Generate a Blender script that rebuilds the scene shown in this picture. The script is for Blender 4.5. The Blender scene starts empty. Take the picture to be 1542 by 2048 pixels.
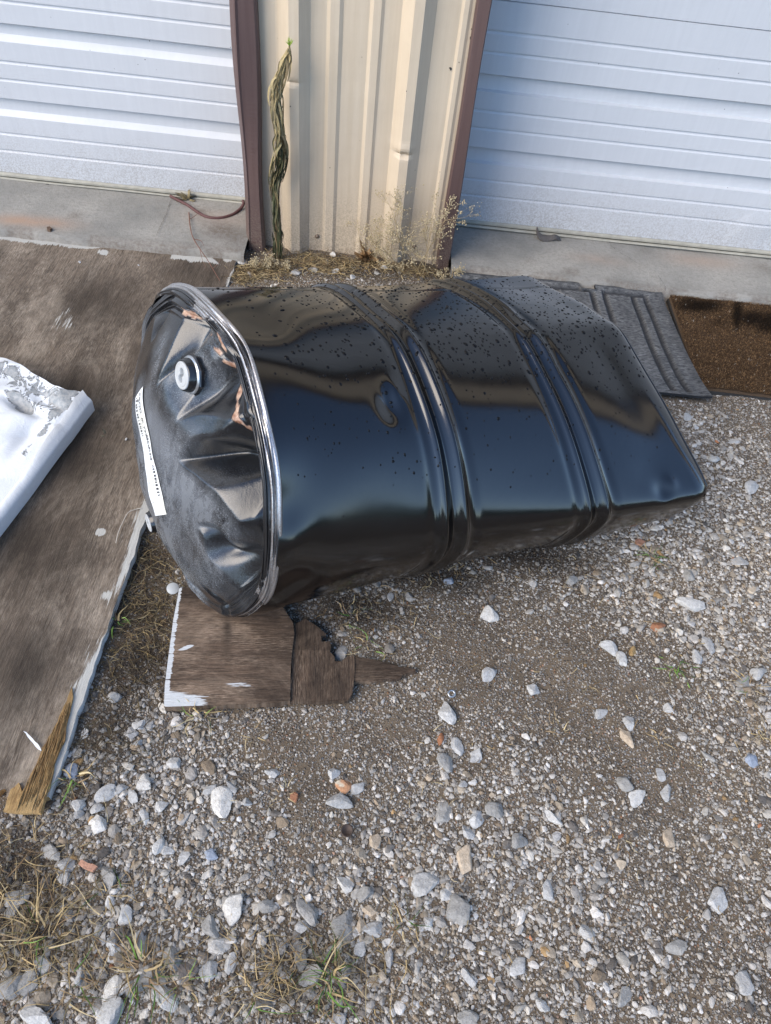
import bpy, math, random
import numpy as np
from mathutils import Vector, Matrix
random.seed(7); RNG = np.random.default_rng(7)
S = bpy.context.scene; COL = S.collection
def nz(v): v = np.asarray(v, float); return v/np.linalg.norm(v)

# ---------------------------------------------------------------- camera, sky, sun, exposure
F = 1481.0; CX, CY = 771.0, 1024.0; H = 1.29
_d = nz([606-CX, -(2240-CY), -F]); Zc = -_d
_x = nz(np.array([1., 0, 0])-Zc[0]*Zc); _y = np.cross(Zc, _x); _a = math.radians(-2.5)
Xc = math.cos(_a)*_x+math.sin(_a)*_y; Yc = np.cross(Zc, Xc)
RM = np.array([Xc, Yc, Zc]); CAM = np.array([0, 0, H])
cam = bpy.data.cameras.new('camera'); camo = bpy.data.objects.new('camera', cam); COL.objects.link(camo)
cam.sensor_fit = 'VERTICAL'; cam.sensor_height = 36; cam.lens = 36*F/2048; cam.clip_start = .02; cam.clip_end = 2000
mw = Matrix([list(RM[i])+[CAM[i]] for i in range(3)]+[[0, 0, 0, 1]]); camo.matrix_world = mw
S.camera = camo

SUN_EL, SUN_AZ = 36, 233          # azimuth measured clockwise from +Y (towards the wall)
W = bpy.data.worlds.new('World'); S.world = W; W.use_nodes = True
nt = W.node_tree; bg = nt.nodes['Background']
sky = nt.nodes.new('ShaderNodeTexSky'); sky.sky_type = 'NISHITA'; sky.sun_disc = False
sky.sun_elevation = math.radians(SUN_EL); sky.sun_rotation = math.radians(SUN_AZ)
sky.air_density = .75; sky.dust_density = .2; sky.ozone_density = 1.1
nt.links.new(sky.outputs[0], bg.inputs[0]); bg.inputs[1].default_value = .15
sl = bpy.data.lights.new('sun', 'SUN'); sl.energy = 1.6; sl.angle = math.radians(50); sl.color = (1, .88, .72)
so = bpy.data.objects.new('sun', sl); COL.objects.link(so)
_r = math.radians(SUN_AZ); _e = math.radians(SUN_EL)
sd = Vector((math.sin(_r)*math.cos(_e), math.cos(_r)*math.cos(_e), math.sin(_e)))
so.rotation_euler = sd.to_track_quat('Z', 'Y').to_euler(); so.location = sd*5
S.view_settings.view_transform = 'Standard'; S.view_settings.look = 'None'; S.view_settings.gamma = 1
S.view_settings.exposure = 1.42
S.render.engine = 'CYCLES'; S.cycles.max_bounces = 6; S.cycles.use_denoising = True

# ---------------------------------------------------------------- authoring helpers
def g(px, py, z=0.):
    d = RM@np.array([px-CX, -(py-CY), -F]); return CAM+d*(z-H)/d[2]
def wy(px, py, y):
    d = RM@np.array([px-CX, -(py-CY), -F]); return CAM+d*y/d[1]
def pr(P):
    q = (np.asarray(P, float)-CAM)@RM; return np.stack([CX+F*q[..., 0]/-q[..., 2], CY-F*q[..., 1]/-q[..., 2]], -1)
def sm(a, b, x): t = np.clip((x-a)/(b-a), 0, 1); return t*t*(3-2*t)

def mesh(name, V, faces, smooth=False, col=None, uv=None):
    """V (n,3); faces: (m,k) array or list of index lists"""
    me = bpy.data.meshes.new(name)
    V = np.asarray(V, np.float32)
    if isinstance(faces, np.ndarray):
        m, k = faces.shape
        me.vertices.add(len(V)); me.vertices.foreach_set('co', V.ravel())
        me.loops.add(m*k); me.loops.foreach_set('vertex_index', faces.ravel().astype(np.int32))
        me.polygons.add(m); me.polygons.foreach_set('loop_start', (np.arange(m)*k).astype(np.int32))
        me.polygons.foreach_set('loop_total', np.full(m, k, np.int32))
        me.update(calc_edges=True); me.validate()
    else:
        me.from_pydata([tuple(map(float, v)) for v in V], [], [tuple(map(int, f)) for f in faces])
    me.polygons.foreach_set('use_smooth', np.full(len(me.polygons), bool(smooth)))
    if col is not None:
        a = me.color_attributes.new('tint', 'FLOAT_COLOR', 'POINT')
        c = np.ones((len(V), 4), np.float32); c[:, :np.shape(col)[1]] = col
        a.data.foreach_set('color', c.ravel())
    if uv is not None:
        l = me.uv_layers.new(name='UVMap'); vi = np.empty(len(me.loops), np.int32); me.loops.foreach_get('vertex_index', vi)
        l.data.foreach_set('uv', np.asarray(uv, np.float32)[vi].ravel())
    return me
def link(name, me, mat=None, parent=None, label=None, cat=None, group=None, kind=None):
    o = bpy.data.objects.new(name, me); COL.objects.link(o)
    if mat is not None: me.materials.append(mat)
    if parent is not None:
        o.parent = parent
        if parent.parent is None: o.matrix_parent_inverse = parent.matrix_basis.inverted()   # meshes carry world coordinates
    for k, v in (('label', label), ('category', cat), ('group', group), ('kind', kind)):
        if v: o[k] = v
    return o
def empty(name, loc, label, cat, group=None):
    o = bpy.data.objects.new(name, None); COL.objects.link(o); o.location = loc
    o.empty_display_size = .05; o['label'] = label; o['category'] = cat
    if group: o['group'] = group
    return o
def center(o):
    """put a mesh object's origin at its base centre"""
    me = o.data; n = len(me.vertices); c = np.empty(n*3, np.float32); me.vertices.foreach_get('co', c); c = c.reshape(-1, 3)
    b = np.array([c[:, 0].mean(), c[:, 1].mean(), c[:, 2].min()], np.float32)
    me.vertices.foreach_set('co', (c-b).ravel()); me.update(); o.location = [float(x) for x in b]
    return o
def join(parts):
    """[(V,F,col)] -> V,F,col"""
    Vs, Fs, Cs, n = [], [], [], 0
    for V, Fc, c in parts:
        Vs.append(V); Fs.append(np.asarray(Fc)+n); n += len(V)
        Cs.append(np.broadcast_to(np.asarray(c, float), (len(V), 3)))
    return np.concatenate(Vs), np.concatenate(Fs), np.concatenate(Cs)
def gridf(nu, nv, cu=False, cv=False):
    a = np.arange(nu if cu else nu-1); b = np.arange(nv if cv else nv-1)
    A, B = np.meshgrid(a, b, indexing='ij'); A = A.ravel(); B = B.ravel(); A2 = (A+1) % nu; B2 = (B+1) % nv
    return np.stack([A*nv+B, A2*nv+B, A2*nv+B2, A*nv+B2], 1)
def boxm(x0, x1, y0, y1, z0, z1):
    V = np.array([(x, y, z) for x in (x0, x1) for y in (y0, y1) for z in (z0, z1)], float)
    Fq = np.array([(0, 1, 3, 2), (4, 6, 7, 5), (0, 4, 5, 1), (2, 3, 7, 6), (0, 2, 6, 4), (1, 5, 7, 3)]); return V, Fq
def tube(P, r, k=8, cap=True):
    P = np.asarray(P, float); n = len(P); r = np.broadcast_to(r, (n,))
    T = np.gradient(P, axis=0); T /= np.linalg.norm(T, axis=1)[:, None]+1e-12
    up = np.array([0, 0, 1.]) if abs(T[0][2]) < .9 else np.array([1., 0, 0])
    N = np.cross(T, up); N /= np.linalg.norm(N, axis=1)[:, None]+1e-12; B = np.cross(T, N)
    t = np.linspace(0, 2*np.pi, k, endpoint=False)
    V = P[:, None]+r[:, None, None]*(np.cos(t)[None, :, None]*N[:, None]+np.sin(t)[None, :, None]*B[:, None])
    V = V.reshape(-1, 3); Fq = gridf(n, k, False, True)
    if cap:
        V = np.concatenate([V, P[:1], P[-1:]]); a = len(V)-2; i = np.arange(k); j = (i+1) % k
        Fq = np.concatenate([Fq, np.stack([i, j, np.full(k, a), np.full(k, a)], 1)[:, [0, 1, 2, 2]], np.stack([i, j, i*0+a+1, i*0+a+1], 1)+np.array([(n-1)*k, (n-1)*k, 0, 0])])
        # triangles as degenerate quads are cleaned by validate()
    return V, Fq
def smooth_line(pts, n=40):
    pts = np.asarray(pts, float); m = len(pts)
    P = np.concatenate([[2*pts[0]-pts[1]], pts, [2*pts[-1]-pts[-2]]]); out = []
    for t in np.linspace(0, m-1-1e-6, n):
        i = int(t); u = t-i; a, b, c, d = P[i:i+4]
        out.append(.5*((2*b)+(-a+c)*u+(2*a-5*b+4*c-d)*u*u+(-a+3*b-3*c+d)*u**3))
    return np.array(out)
class Noise:
    """cheap smooth 2-D/3-D value field from summed sines"""
    def __init__(s, seed, freq, n=24, dim=2):
        r = np.random.default_rng(seed); s.k = r.normal(size=(n, dim))*freq; s.p = r.uniform(0, 6.28, n); s.a = 1/np.sqrt(n/2)
    def __call__(s, *X):
        X = np.stack(np.broadcast_arrays(*X), -1); return s.a*np.sin(X@s.k.T+s.p).sum(-1)
def inpoly(x, y, P):
    x = np.asarray(x); ins = np.zeros(x.shape, bool); n = len(P)
    for i in range(n):
        x0, y0 = P[i][:2]; x1, y1 = P[(i+1) % n][:2]
        c = ((y0 > y) != (y1 > y)) & (x < (x1-x0)*(y-y0)/(y1-y0+1e-12)+x0); ins ^= c
    return ins
def poly_slab(P, z0, z1, jag=0, seg=.01, rng=RNG):
    """polygon P (world xy) extruded z0..z1, edges optionally jagged; ear-fill by bmesh"""
    import bmesh
    Q = []
    for i in range(len(P)):
        a = np.array(P[i][:2]); b = np.array(P[(i+1) % len(P)][:2]); L = np.linalg.norm(b-a); k = max(1, int(L/seg)) if jag else 1
        nn = np.array([-(b-a)[1], (b-a)[0]])/(L+1e-9)
        for j in range(k):
            q = a+(b-a)*j/k
            if jag and j: q = q+nn*rng.normal()*jag
            Q.append(q)
    bm = bmesh.new(); vs = [bm.verts.new((q[0], q[1], z1)) for q in Q]; bm.faces.new(vs)
    bmesh.ops.recalc_face_normals(bm, faces=bm.faces)
    r = bmesh.ops.extrude_face_region(bm, geom=list(bm.faces))
    for v in r['geom']:
        if isinstance(v, bmesh.types.BMVert): v.co.z = z0
    bmesh.ops.triangulate(bm, faces=bm.faces); bmesh.ops.recalc_face_normals(bm, faces=bm.faces)
    V = np.array([v.co[:] for v in bm.verts]); bm.verts.index_update()
    Fc = [[v.index for v in f.verts] for f in bm.faces]; bm.free(); return V, np.array(Fc)

# ---------------------------------------------------------------- material helper
class Mt:
    def __init__(s, name):
        s.m = bpy.data.materials.new(name); s.m.use_nodes = True; s.t = s.m.node_tree; s.b = s.t.nodes['Principled BSDF']
    def n(s, typ, **k):
        nd = s.t.nodes.new(typ)
        for a, v in k.items():
            if a.startswith('i_'):
                key = a[2:]; key = int(key) if key.isdigit() else key.replace('_', ' ')
                s.put(nd.inputs[key], v)
            else: setattr(nd, a, v)
        return nd
    def put(s, sock, v):
        if isinstance(v, bpy.types.NodeSocket): s.t.links.new(v, sock)
        elif isinstance(v, bpy.types.Node): s.t.links.new(v.outputs[0], sock)
        elif isinstance(v, tuple) and len(v) == 3 and sock.type == 'RGBA': sock.default_value = (*v, 1)
        else: sock.default_value = v
    def co(s, kind='Object', scale=(1, 1, 1), rot=(0, 0, 0)):
        c = s.n('ShaderNodeTexCoord'); m = s.n('ShaderNodeMapping'); s.put(m.inputs[0], c.outputs[kind])
        m.inputs['Scale'].default_value = scale; m.inputs['Rotation'].default_value = rot; return m.outputs[0]
    def noise(s, co, sc, det=4, rough=.55, dist=0): return s.n('ShaderNodeTexNoise', i_Vector=co, i_Scale=sc, i_Detail=det, i_Roughness=rough, i_Distortion=dist).outputs[0]
    def vor(s, co, sc, out='Distance', feature='F1', rnd=1.):
        v = s.n('ShaderNodeTexVoronoi', feature=feature, i_Vector=co, i_Scale=sc, i_Randomness=rnd); return v.outputs[out]
    def ramp(s, f, stops, interp='LINEAR'):
        r = s.n('ShaderNodeValToRGB'); s.put(r.inputs[0], f); r.color_ramp.interpolation = interp; e = r.color_ramp.elements
        while len(e) < len(stops): e.new(.5)
        for el, (p, c) in zip(e, stops):
            el.position = p; el.color = (c, c, c, 1) if isinstance(c, (int, float)) else (*c, 1)
        return r.outputs[0]
    def mix(s, f, a, b, mode='MIX'):
        m = s.n('ShaderNodeMix', data_type='RGBA', blend_type=mode); s.put(m.inputs[0], f); s.put(m.inputs[6], a); s.put(m.inputs[7], b); return m.outputs[2]
    def math(s, op, a, b=0., c=0.):
        m = s.n('ShaderNodeMath', operation=op); s.put(m.inputs[0], a); s.put(m.inputs[1], b); s.put(m.inputs[2], c); return m.outputs[0]
    def attr(s, name='tint'): return s.n('ShaderNodeAttribute', attribute_name=name).outputs[0]
    def bump(s, h, dist, strength=1.):
        b = s.n('ShaderNodeBump', i_Height=h, i_Distance=dist, i_Strength=strength)
        if s.b.inputs['Normal'].is_linked: s.put(b.inputs['Normal'], s.b.inputs['Normal'].links[0].from_socket)
        s.put(s.b.inputs['Normal'], b.outputs[0])
    def set(s, **k):
        for a, v in k.items(): s.put(s.b.inputs[a.replace('_', ' ')], v)
        return s
def simple(name, c, rough=.6, metal=0, var=.25, sc=60, bump=0, spec=.5):
    m = Mt(name); co = m.co(); f = m.noise(co, sc, 5)
    m.set(Base_Color=m.mix(f, tuple(x*(1-var) for x in c), tuple(min(1, x*(1+var)) for x in c)), Roughness=rough, Metallic=metal, Specular_IOR_Level=spec)
    if bump: m.bump(f, bump)
    return m.m
def tinted(name, rough=.8, sc=150, bump=.0008, var=.35, spec=.3, trans=0):
    m = Mt(name); co = m.co(); f = m.noise(co, sc, 6, .65)
    m.set(Base_Color=m.mix(1., m.attr(), m.ramp(f, [(.3, 1-var), (.7, 1+var)]), 'MULTIPLY'), Roughness=rough, Specular_IOR_Level=spec)
    if bump: m.bump(f, bump)
    return m.m

# ---------------------------------------------------------------- GROUND (structure)
YS = 2.098                       # siding plane
n1, n2 = Noise(1, 6), Noise(2, 25)
def hz(x, y): return .006*n1(x, y)+.0022*n2(x, y)-.004
def axis(a, b, st, far):
    m = np.arange(a, b, st); out = np.geomspace(st, far, 26); return np.concatenate([(a-np.cumsum(out)[::-1]), m, (m[-1]+np.cumsum(out))])
gx = axis(-1.9, 2.1, .012, 60); gy = axis(-.3, 2.35, .012, 60)
GX, GY = np.meshgrid(gx, gy, indexing='ij')
GZ = hz(GX, GY)*np.exp(-np.clip(np.hypot(GX, GY-1)-2.5, 0, 99))
gm = Mt('gravelly_soil'); co = gm.co()
v1 = gm.vor(co, 190, 'Color'); d1 = gm.vor(co, 190); v2 = gm.vor(co, 420, 'Color'); d2 = gm.vor(co, 420)
big = gm.noise(co, 3.2, 5, .6); med = gm.noise(co, 26, 5, .7)
soil = gm.mix(med, (.064, .048, .032), (.215, .165, .112))
grit = gm.n('ShaderNodeSeparateColor'); gm.put(grit.inputs[0], v1); grit2 = gm.n('ShaderNodeSeparateColor'); gm.put(grit2.inputs[0], v2)
gcol = gm.ramp(grit.outputs[0], [(0, (.09, .075, .06)), (.3, (.18, .155, .13)), (.6, (.27, .255, .235)), (.83, (.40, .40, .39)), (.97, (.30, .16, .09))])
gcol2 = gm.ramp(grit2.outputs[1], [(0, (.08, .065, .05)), (.5, (.19, .165, .135)), (.85, (.33, .32, .30)), (1, (.5, .5, .5))])
thr = gm.ramp(gm.math('ADD', grit.outputs[2], gm.math('MULTIPLY', med, .8)), [(.62, 0), (.8, 1)])
cellmask = gm.math('MULTIPLY', gm.ramp(d1, [(.32, 1), (.5, 0)]), thr)
cellmask2 = gm.math('MULTIPLY', gm.ramp(d2, [(.3, 1), (.5, 0)]), gm.ramp(grit2.outputs[2], [(.35, 0), (.5, 1)]))
c_ = gm.mix(cellmask2, soil, gcol2); c_ = gm.mix(cellmask, c_, gcol)
gat = gm.n('ShaderNodeSeparateColor'); gm.put(gat.inputs[0], gm.attr())
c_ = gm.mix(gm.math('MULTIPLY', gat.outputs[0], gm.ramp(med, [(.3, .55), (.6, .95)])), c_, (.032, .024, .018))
c_ = gm.mix(gm.ramp(big, [(.35, .45), (.6, 0)]), c_, gm.mix(.5, c_, (.10, .078, .058)))
gm.set(Base_Color=c_, Roughness=.9, Specular_IOR_Level=.25)
gm.bump(gm.math('ADD', gm.math('MULTIPLY', cellmask, gm.math('SUBTRACT', 1., d1)), gm.math('MULTIPLY', cellmask2, .45)), .003)
gm.bump(med, .006, .7)
DARK = [(*g(px, py)[:2], rx, ry, w) for px, py, rx, ry, w in ((290, 1120, .06, .06, 1), (280, 1220, .055, .07, 1), (265, 1320, .06, .07, .9), (215, 1450, .05, .07, .75), (130, 1620, .06, .05, .5), (30, 1740, .07, .09, .9), (860, 1150, .15, .05, 1), (1040, 1110, .18, .05, .95), (720, 1215, .10, .05, 1), (500, 545, .1, .05, .8), (700, 540, .2, .06, .8), (860, 545, .1, .05, .8), (620, 1960, .12, .05, .5), (60, 1850, .12, .06, .6), (640, 1000, .4, .16, .8))]  # dark organic soil patches, plus the drum's contact shade painted into the ground colour
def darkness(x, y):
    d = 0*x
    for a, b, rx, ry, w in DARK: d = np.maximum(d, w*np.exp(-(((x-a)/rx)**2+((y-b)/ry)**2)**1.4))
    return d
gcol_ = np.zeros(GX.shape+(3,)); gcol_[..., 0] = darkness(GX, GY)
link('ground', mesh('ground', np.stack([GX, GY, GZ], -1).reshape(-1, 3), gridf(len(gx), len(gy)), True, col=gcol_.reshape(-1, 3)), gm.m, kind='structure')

# ---------------------------------------------------------------- CONCRETE APRONS (structure)
AZ = .035
cm = Mt('concrete'); co = cm.co()
f1 = cm.noise(co, 6, 6, .6); f2 = cm.noise(co, 90, 6, .75); f3 = cm.noise(co, 420, 3, .6)
cc = cm.mix(cm.ramp(f1, [(.3, 0), (.7, 1)]), (.21, .205, .185), (.35, .33, .29))
cc = cm.mix(cm.ramp(f2, [(.46, 0), (.72, .75)]), cc, (.19, .175, .15))
spk = cm.ramp(cm.vor(co, 160), [(.06, .8), (.14, 0)]); cc = cm.mix(cm.math('MULTIPLY', spk, cm.ramp(f2, [(.45, 0), (.6, 1)])), cc, (.06, .05, .04))
sep = cm.n('ShaderNodeSeparateXYZ', i_Vector=co); edge = cm.math('ADD', sep.outputs[1], cm.math('MULTIPLY', f1, .12))
cc = cm.mix(cm.ramp(edge, [(.0, 0), (1, 0)]), cc, (.1, .08, .06))
at = cm.n('ShaderNodeSeparateColor'); cm.put(at.inputs[0], cm.attr())
cc = cm.mix(cm.math('MULTIPLY', at.outputs[0], cm.ramp(f2, [(.3, .2), (.6, 1)])), cc, (.115, .085, .062))
cc = cm.mix(cm.math('MULTIPLY', at.outputs[1], cm.ramp(f1, [(.3, .3), (.6, 1)])), cc, (.36, .25, .18))
cm.set(Base_Color=cc, Roughness=.88, Specular_IOR_Level=.3); cm.bump(f3, .0012); cm.bump(f2, .003, .6)
APY = 1.985
def apron(name, xs, dirt, stain, APY=APY):
    ys = np.concatenate([[APY+.006, APY+.003], np.linspace(APY+.012, APY+.42, 52)]); ys.sort()
    X = xs[0]+(xs[1]-xs[0])*np.linspace(0, 1, 420)**(1. if xs[0] > 0 else 1.); A, B = np.meshgrid(X, ys, indexing='ij')
    nn = Noise(11, 30); n3 = Noise(12, 120)
    Zt = AZ+.002*Noise(13, 8)(A, B)
    ed = sm(APY, APY+.02, B); Zt = Zt-.006*(1-ed)*(1+.3*nn(A, B))
    B2 = B+ (1-sm(APY, APY+.05, B))*(.0015*nn(A, B*0)+.001*n3(A, B*0))
    col = np.zeros(A.shape+(3,))
    for x, y, r, w in dirt: col[..., 0] += w*np.exp(-((A-x)**2+(B-y)**2)/r**2)
    for x, y, r, w in stain: col[..., 1] += w*np.exp(-((A-x)**2/9+(B-y)**2)/r**2)
    col[..., 0] += .55*(1-sm(APY, APY+.045, B))*(nn(A, B) > -.3)
    V = np.stack([A, B2, Zt], -1).reshape(-1, 3); nv = len(ys); n = len(X)
    Vb = np.stack([X, B2[:, 0], np.full(n, -.05)], 1); base = len(V)
    i = np.arange(n-1); Ff = np.stack([i*nv, (i+1)*nv, base+i+1, base+i], 1)[:, ::-1]
    Vall = np.concatenate([V, Vb]); ca = np.concatenate([col.reshape(-1, 3), np.full((n, 3), [.7, .1, 0])])
    # end face beside the siding
    return link(name, mesh(name, Vall, np.concatenate([gridf(n, nv), Ff]), True, col=ca), cm.m, kind='structure')
p = lambda x, y: g(x, y, AZ)[:2]
apron('concrete_apron', (-5.2, -.405), [(*p(440, 460), .05, .8), (*p(150, 430), .02, .6), (*p(480, 480), .05, .5), (*p(400, 425), .03, .4)], [(*p(100, 445), .03, .8), (*p(30, 440), .03, .8), (*p(460, 440), .05, .3)])
apron('concrete_apron', (.222, 5.2), [(*p(1145, 545), .02, .7), (*p(1060, 520), .02, .3), (*p(1290, 500), .02, .3), (*p(1530, 535), .03, .5)], [(*p(1400, 520), .04, .5), (*p(1200, 520), .03, .4)], 2.024)

# ---------------------------------------------------------------- GARAGE BUILDING
def flatpaint(name, c, c2, rough=.45, grime=.3, streak=True):
    m = Mt(name); co = m.co(); cs = m.co('Object', (60, 60, 2.5)); a = m.noise(cs, 1, 5, .7); b = m.noise(co, 7, 5, .6); d = m.noise(co, 160, 4, .7)
    cc = m.mix(m.ramp(a, [(.35, 0), (.7, 1)]), c, c2)
    cc = m.mix(m.math('MULTIPLY', m.ramp(b, [(.42, 0), (.75, 1)]), grime), cc, tuple(x*.72 for x in c))
    cc = m.mix(m.ramp(d, [(.70, 0), (.78, .5)]), cc, tuple(x*.45 for x in c))
    sz = m.n('ShaderNodeSeparateXYZ', i_Vector=co).outputs[2]; low = m.ramp(m.math('ADD', sz, m.math('MULTIPLY', b, .22)), [(.08, .75), (.34, 0)])
    cc = m.mix(m.math('MULTIPLY', low, m.ramp(m.noise(co, 220, 4, .7), [(.42, 0), (.62, 1)])), cc, (.22, .18, .14))
    dots = m.ramp(m.vor(co, 26), [(.035, 1), (.05, 0)]); cc = m.mix(m.math('MULTIPLY', dots, m.ramp(m.noise(co, 5, 2), [(.45, 0), (.6, .8)])), cc, (.05, .045, .04))
    m.set(Base_Color=cc, Roughness=m.ramp(b, [(.3, rough-.08), (.7, rough+.12)]), Specular_IOR_Level=.4); m.bump(b, .004, .5); return m.m
M_TAN = flatpaint('tan_siding_paint', (.54, .44, .315), (.60, .50, .37), .5)
M_BRN = flatpaint('brown_trim_paint', (.092, .056, .050), (.115, .074, .066), .5)
M_WHT = flatpaint('white_door_paint', (.535, .545, .555), (.565, .575, .585), .38, .12)
M_SEAL = simple('vinyl_seal', (.34, .32, .26), .6, var=.35, sc=50)
M_DARK = simple('dark_rubber', (.03, .028, .026), .7, var=.5, sc=80)
M_SCREW = simple('weathered_screw', (.24, .18, .13), .5, .5, .4, 300)

garage = empty('metal_garage', (0, YS, 0), 'tan metal garage wall with brown trim between two white roll-up doors', 'building')
def sx(px, y=YS): return float(wy(px, 0, y)[0])
Zx = lambda z: (440+z/2.7536)
# siding profile from feature pixels along the top edge of the picture: (zoomed pixel, depth towards viewer)
prof = [(186, 0), (300, 0), (312, .002), (385, .030), (441, .030), (500, .0), (590, 0), (612, .006), (662, .006), (684, 0), (828, 0), (850, .006), (893, .006), (912, 0), (1008, 0), (1076, .030), (1132, .030), (1200, 0), (1335, 0), (1352, .006), (1378, .006), (1396, .002), (1425, .001)]
zs = np.concatenate([np.linspace(-.03, 1.0, 160), [1.6, 2.2, 3.6]])
PX = []
for i, (a, d) in enumerate(prof):
    PX.append((sx(Zx(a)), d))
PX = np.array(PX)
PXd = []
for i in range(len(PX)-1):
    for t in np.linspace(0, 1, 5, endpoint=False): PXd.append(PX[i]*(1-t)+PX[i+1]*t)
PXd.append(PX[-1]); PX = np.array(PXd)
A, B = np.meshgrid(np.arange(len(PX)), zs, indexing='ij')
X = PX[A, 0]; D = PX[A, 1]
kz = float(wy(805, 312, YS-.03)[2]); kx = float(wy(805, 312, YS-.03)[0])     # the dent in the right rib
D = D-.013*np.exp(-((X-kx)/.02)**2-((B-kz)/.007)**2)+.004*np.exp(-((X-kx)/.03)**2-((B-kz-.02)/.012)**2)
kz2 = float(wy(585, 166, YS-.03)[2]); kx2 = float(wy(585, 166, YS-.03)[0])
D = D-.006*np.exp(-((X-kx2)/.02)**2-((B-kz2)/.006)**2)
D = D+.0012*Noise(21, 8)(X, B)*(B < 1.3)
D = D+.006*sm(.05, -.02, B)*(D > .02)
V = np.stack([X, YS-D, B], -1).reshape(-1, 3)
me = mesh('siding', V, gridf(len(PX), len(zs))[:, ::-1])
link('siding', me, M_TAN, garage)

# jamb trims: an L-shaped brown flashing each side (face + return into the door recess)
def trim(name, face, ret, z0=-.0, z1=3.4, label=None):
    """face/ret: x of (inner edge at siding, outer corner) ; folded profile swept in z"""
    zz = np.concatenate([np.linspace(z0, 1.0, 90), [2.0, z1]])
    pts = face; n = len(pts); V = []
    nn = Noise(hash(str(ret)) % 1000, 5)
    for z in zz:
        for j, (x, y) in enumerate(pts):
            w = .0022*nn(np.array(x*9.), np.array(z*1.6)) if z < 1.2 else 0
            V.append((x+float(w), y+float(w), z))
    me = mesh(name, np.array(V), gridf(len(zz), n)); link(name, me, M_BRN, garage, label=label)
xl0, xl1 = sx(463), sx(510); YD = 2.285
trim('door_jamb', [(xl1+.004, YS+.0), (xl1+.004, YS-.028), (xl1-.002, YS-.034), (xl0+.020, YS-.034), (xl0+.015, YS-.037), (xl0+.011, YS-.031), (xl0+.002, YS-.014), (xl0+.0, YS-.010), (xl0-.004, YS+.02), (xl0-.004, YD+.03)], 1)
xr0, xr1 = sx(956), sx(986)
trim('door_jamb', [(xr0-.003, YS+0), (xr0-.003, YS-.02), (xr0+.002, YS-.026), (xr1-.003, YS-.026), (xr1, YS-.022), (xr1+.003, YS+.02), (xr1+.003, YD+.03)], 2)
# screws at the foot of the siding
for px, py in ((634, 473), (751, 485), (829, 493)):
    c = wy(px, py, YS-.002); t = np.linspace(0, 2*np.pi, 20, endpoint=False)
    rr = [(.0, .007), (.003, .007), (.0045, .005), (.0055, .0035), (.0055, .009), (.003, .0105), (.001, .0112), (0, .0112)]
    rr = [(.0065, 0), (.0065, .001), (.0042, .0014), (.0042, .004), (.003, .0052), (0.0001, .0054)]
    V = np.array([(c[0]+r*1.0*math.cos(a), YS-.001-d, c[2]+r*math.sin(a)) for r, d in rr for a in t])
    link('screw', mesh('screw', V, gridf(len(rr), 20, False, True), True), M_SCREW, garage)
# the two roller / sectional doors
def door(x0, x1, ys_pix, px, label):
    root_me = None
    z = lambda py: float(wy(px, py, YD)[2])
    top_joint, l5, l4, st2, br2, bb2, l3, l2, st1, br1, bb1, lb, la, bot = ys_pix
    P = []                                            # (z, depth towards viewer)
    def line(py):
        zc = z(py); P.extend([(zc-.0065, 0), (zc-.0015, -.0045), (zc+.0015, -.0045), (zc+.0035, 0)])
    def step(ps, pb, pc):
        zt, zb, zc = z(ps), z(pb), z(pc); P.extend([(zc-.0, 0), (zb, -.013), (zt-.006, -.016), (zt+.001, 0)])
    zb = z(bot)
    P.append((zb, 0)); line(la); line(lb); step(st1, br1, bb1); line(l2); line(l3); step(st2, br2, bb2); line(l4); line(l5)
    per = z(top_joint)-zb
    P.append((zb+per-.003, 0)); P.append((zb+per-.002, -.006))
    base = list(P); P = []
    for k in range(6):
        P += [(a+per*k, d) for a, d in base]
    P.append((zb+per*6, 0))
    xs = np.linspace(x0, x1, 90); P = np.array(P)
    A, B = np.meshgrid(np.arange(len(xs)), np.arange(len(P)), indexing='ij')
    X = xs[A]; Zz = P[B, 0]; Dd = P[B, 1]+.0012*Noise(31, 5)(X, Zz)
    if label == 'R': Dd = Dd+.006*np.exp(-((X-1.2)/.06)**2-((Zz-.12)/.05)**2)
    V = np.stack([X, YD-Dd, Zz], -1).reshape(-1, 3)
    me = mesh('garage_door', V, gridf(len(xs), len(P)))
    d = link('garage_door', me, M_WHT, garage)
    ret = []
    # bottom retainer and seal
    for nm, y0, y1, z0, z1, m in (('seal_retainer', YD-.010, YD+.012, zb-.0135, zb-.0005, M_SEAL), ('bottom_seal', YD-.0155, YD+.015, AZ+.0015, zb-.0140, M_SEAL), ('seal_gap', YD-.006, YD+.014, zb-.0145, zb-.0130, M_DARK)):
        n = 120; xx = np.linspace(x0+.004, x1-.004, n); k = 8
        t = np.linspace(0, 2*np.pi, k, endpoint=False)+np.pi/8; yc, zc, ry, rz = (y0+y1)/2, (z0+z1)/2, (y1-y0)/2, (z1-z0)/2
        wob = .0012*Noise(33, 9)(xx, xx*0)
        V = np.array([(x, yc+ry*1.08*math.cos(a)+w*.6, zc+rz*1.08*math.sin(a)+(w*.5 if nm == 'bottom_seal' and math.sin(a) > 0 else 0)) for x, w in zip(xx, wob) for a in t])
        link(nm, mesh(nm, V, gridf(n, k, False, True), nm == 'bottom_seal'), m, d)
    return d
# right door, pixels on the line through zoomed x=200
R = lambda v: v/2.402
dR = door(xr1+.004, 5.2, [R(q) for q in (-8, 148, 249, 358, 437, 443, 533, 619, 714, 784, 790, 866, 944, 1064)], 983, 'R')
L = lambda v: v/2.9654
dL = door(-5.2, xl0-.005, [L(q) for q in (-125, 30, 150, 281, 350, 388, 504, 609, 722, 795, 826, 926, 1026, 1152)], 438, 'L')
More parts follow.
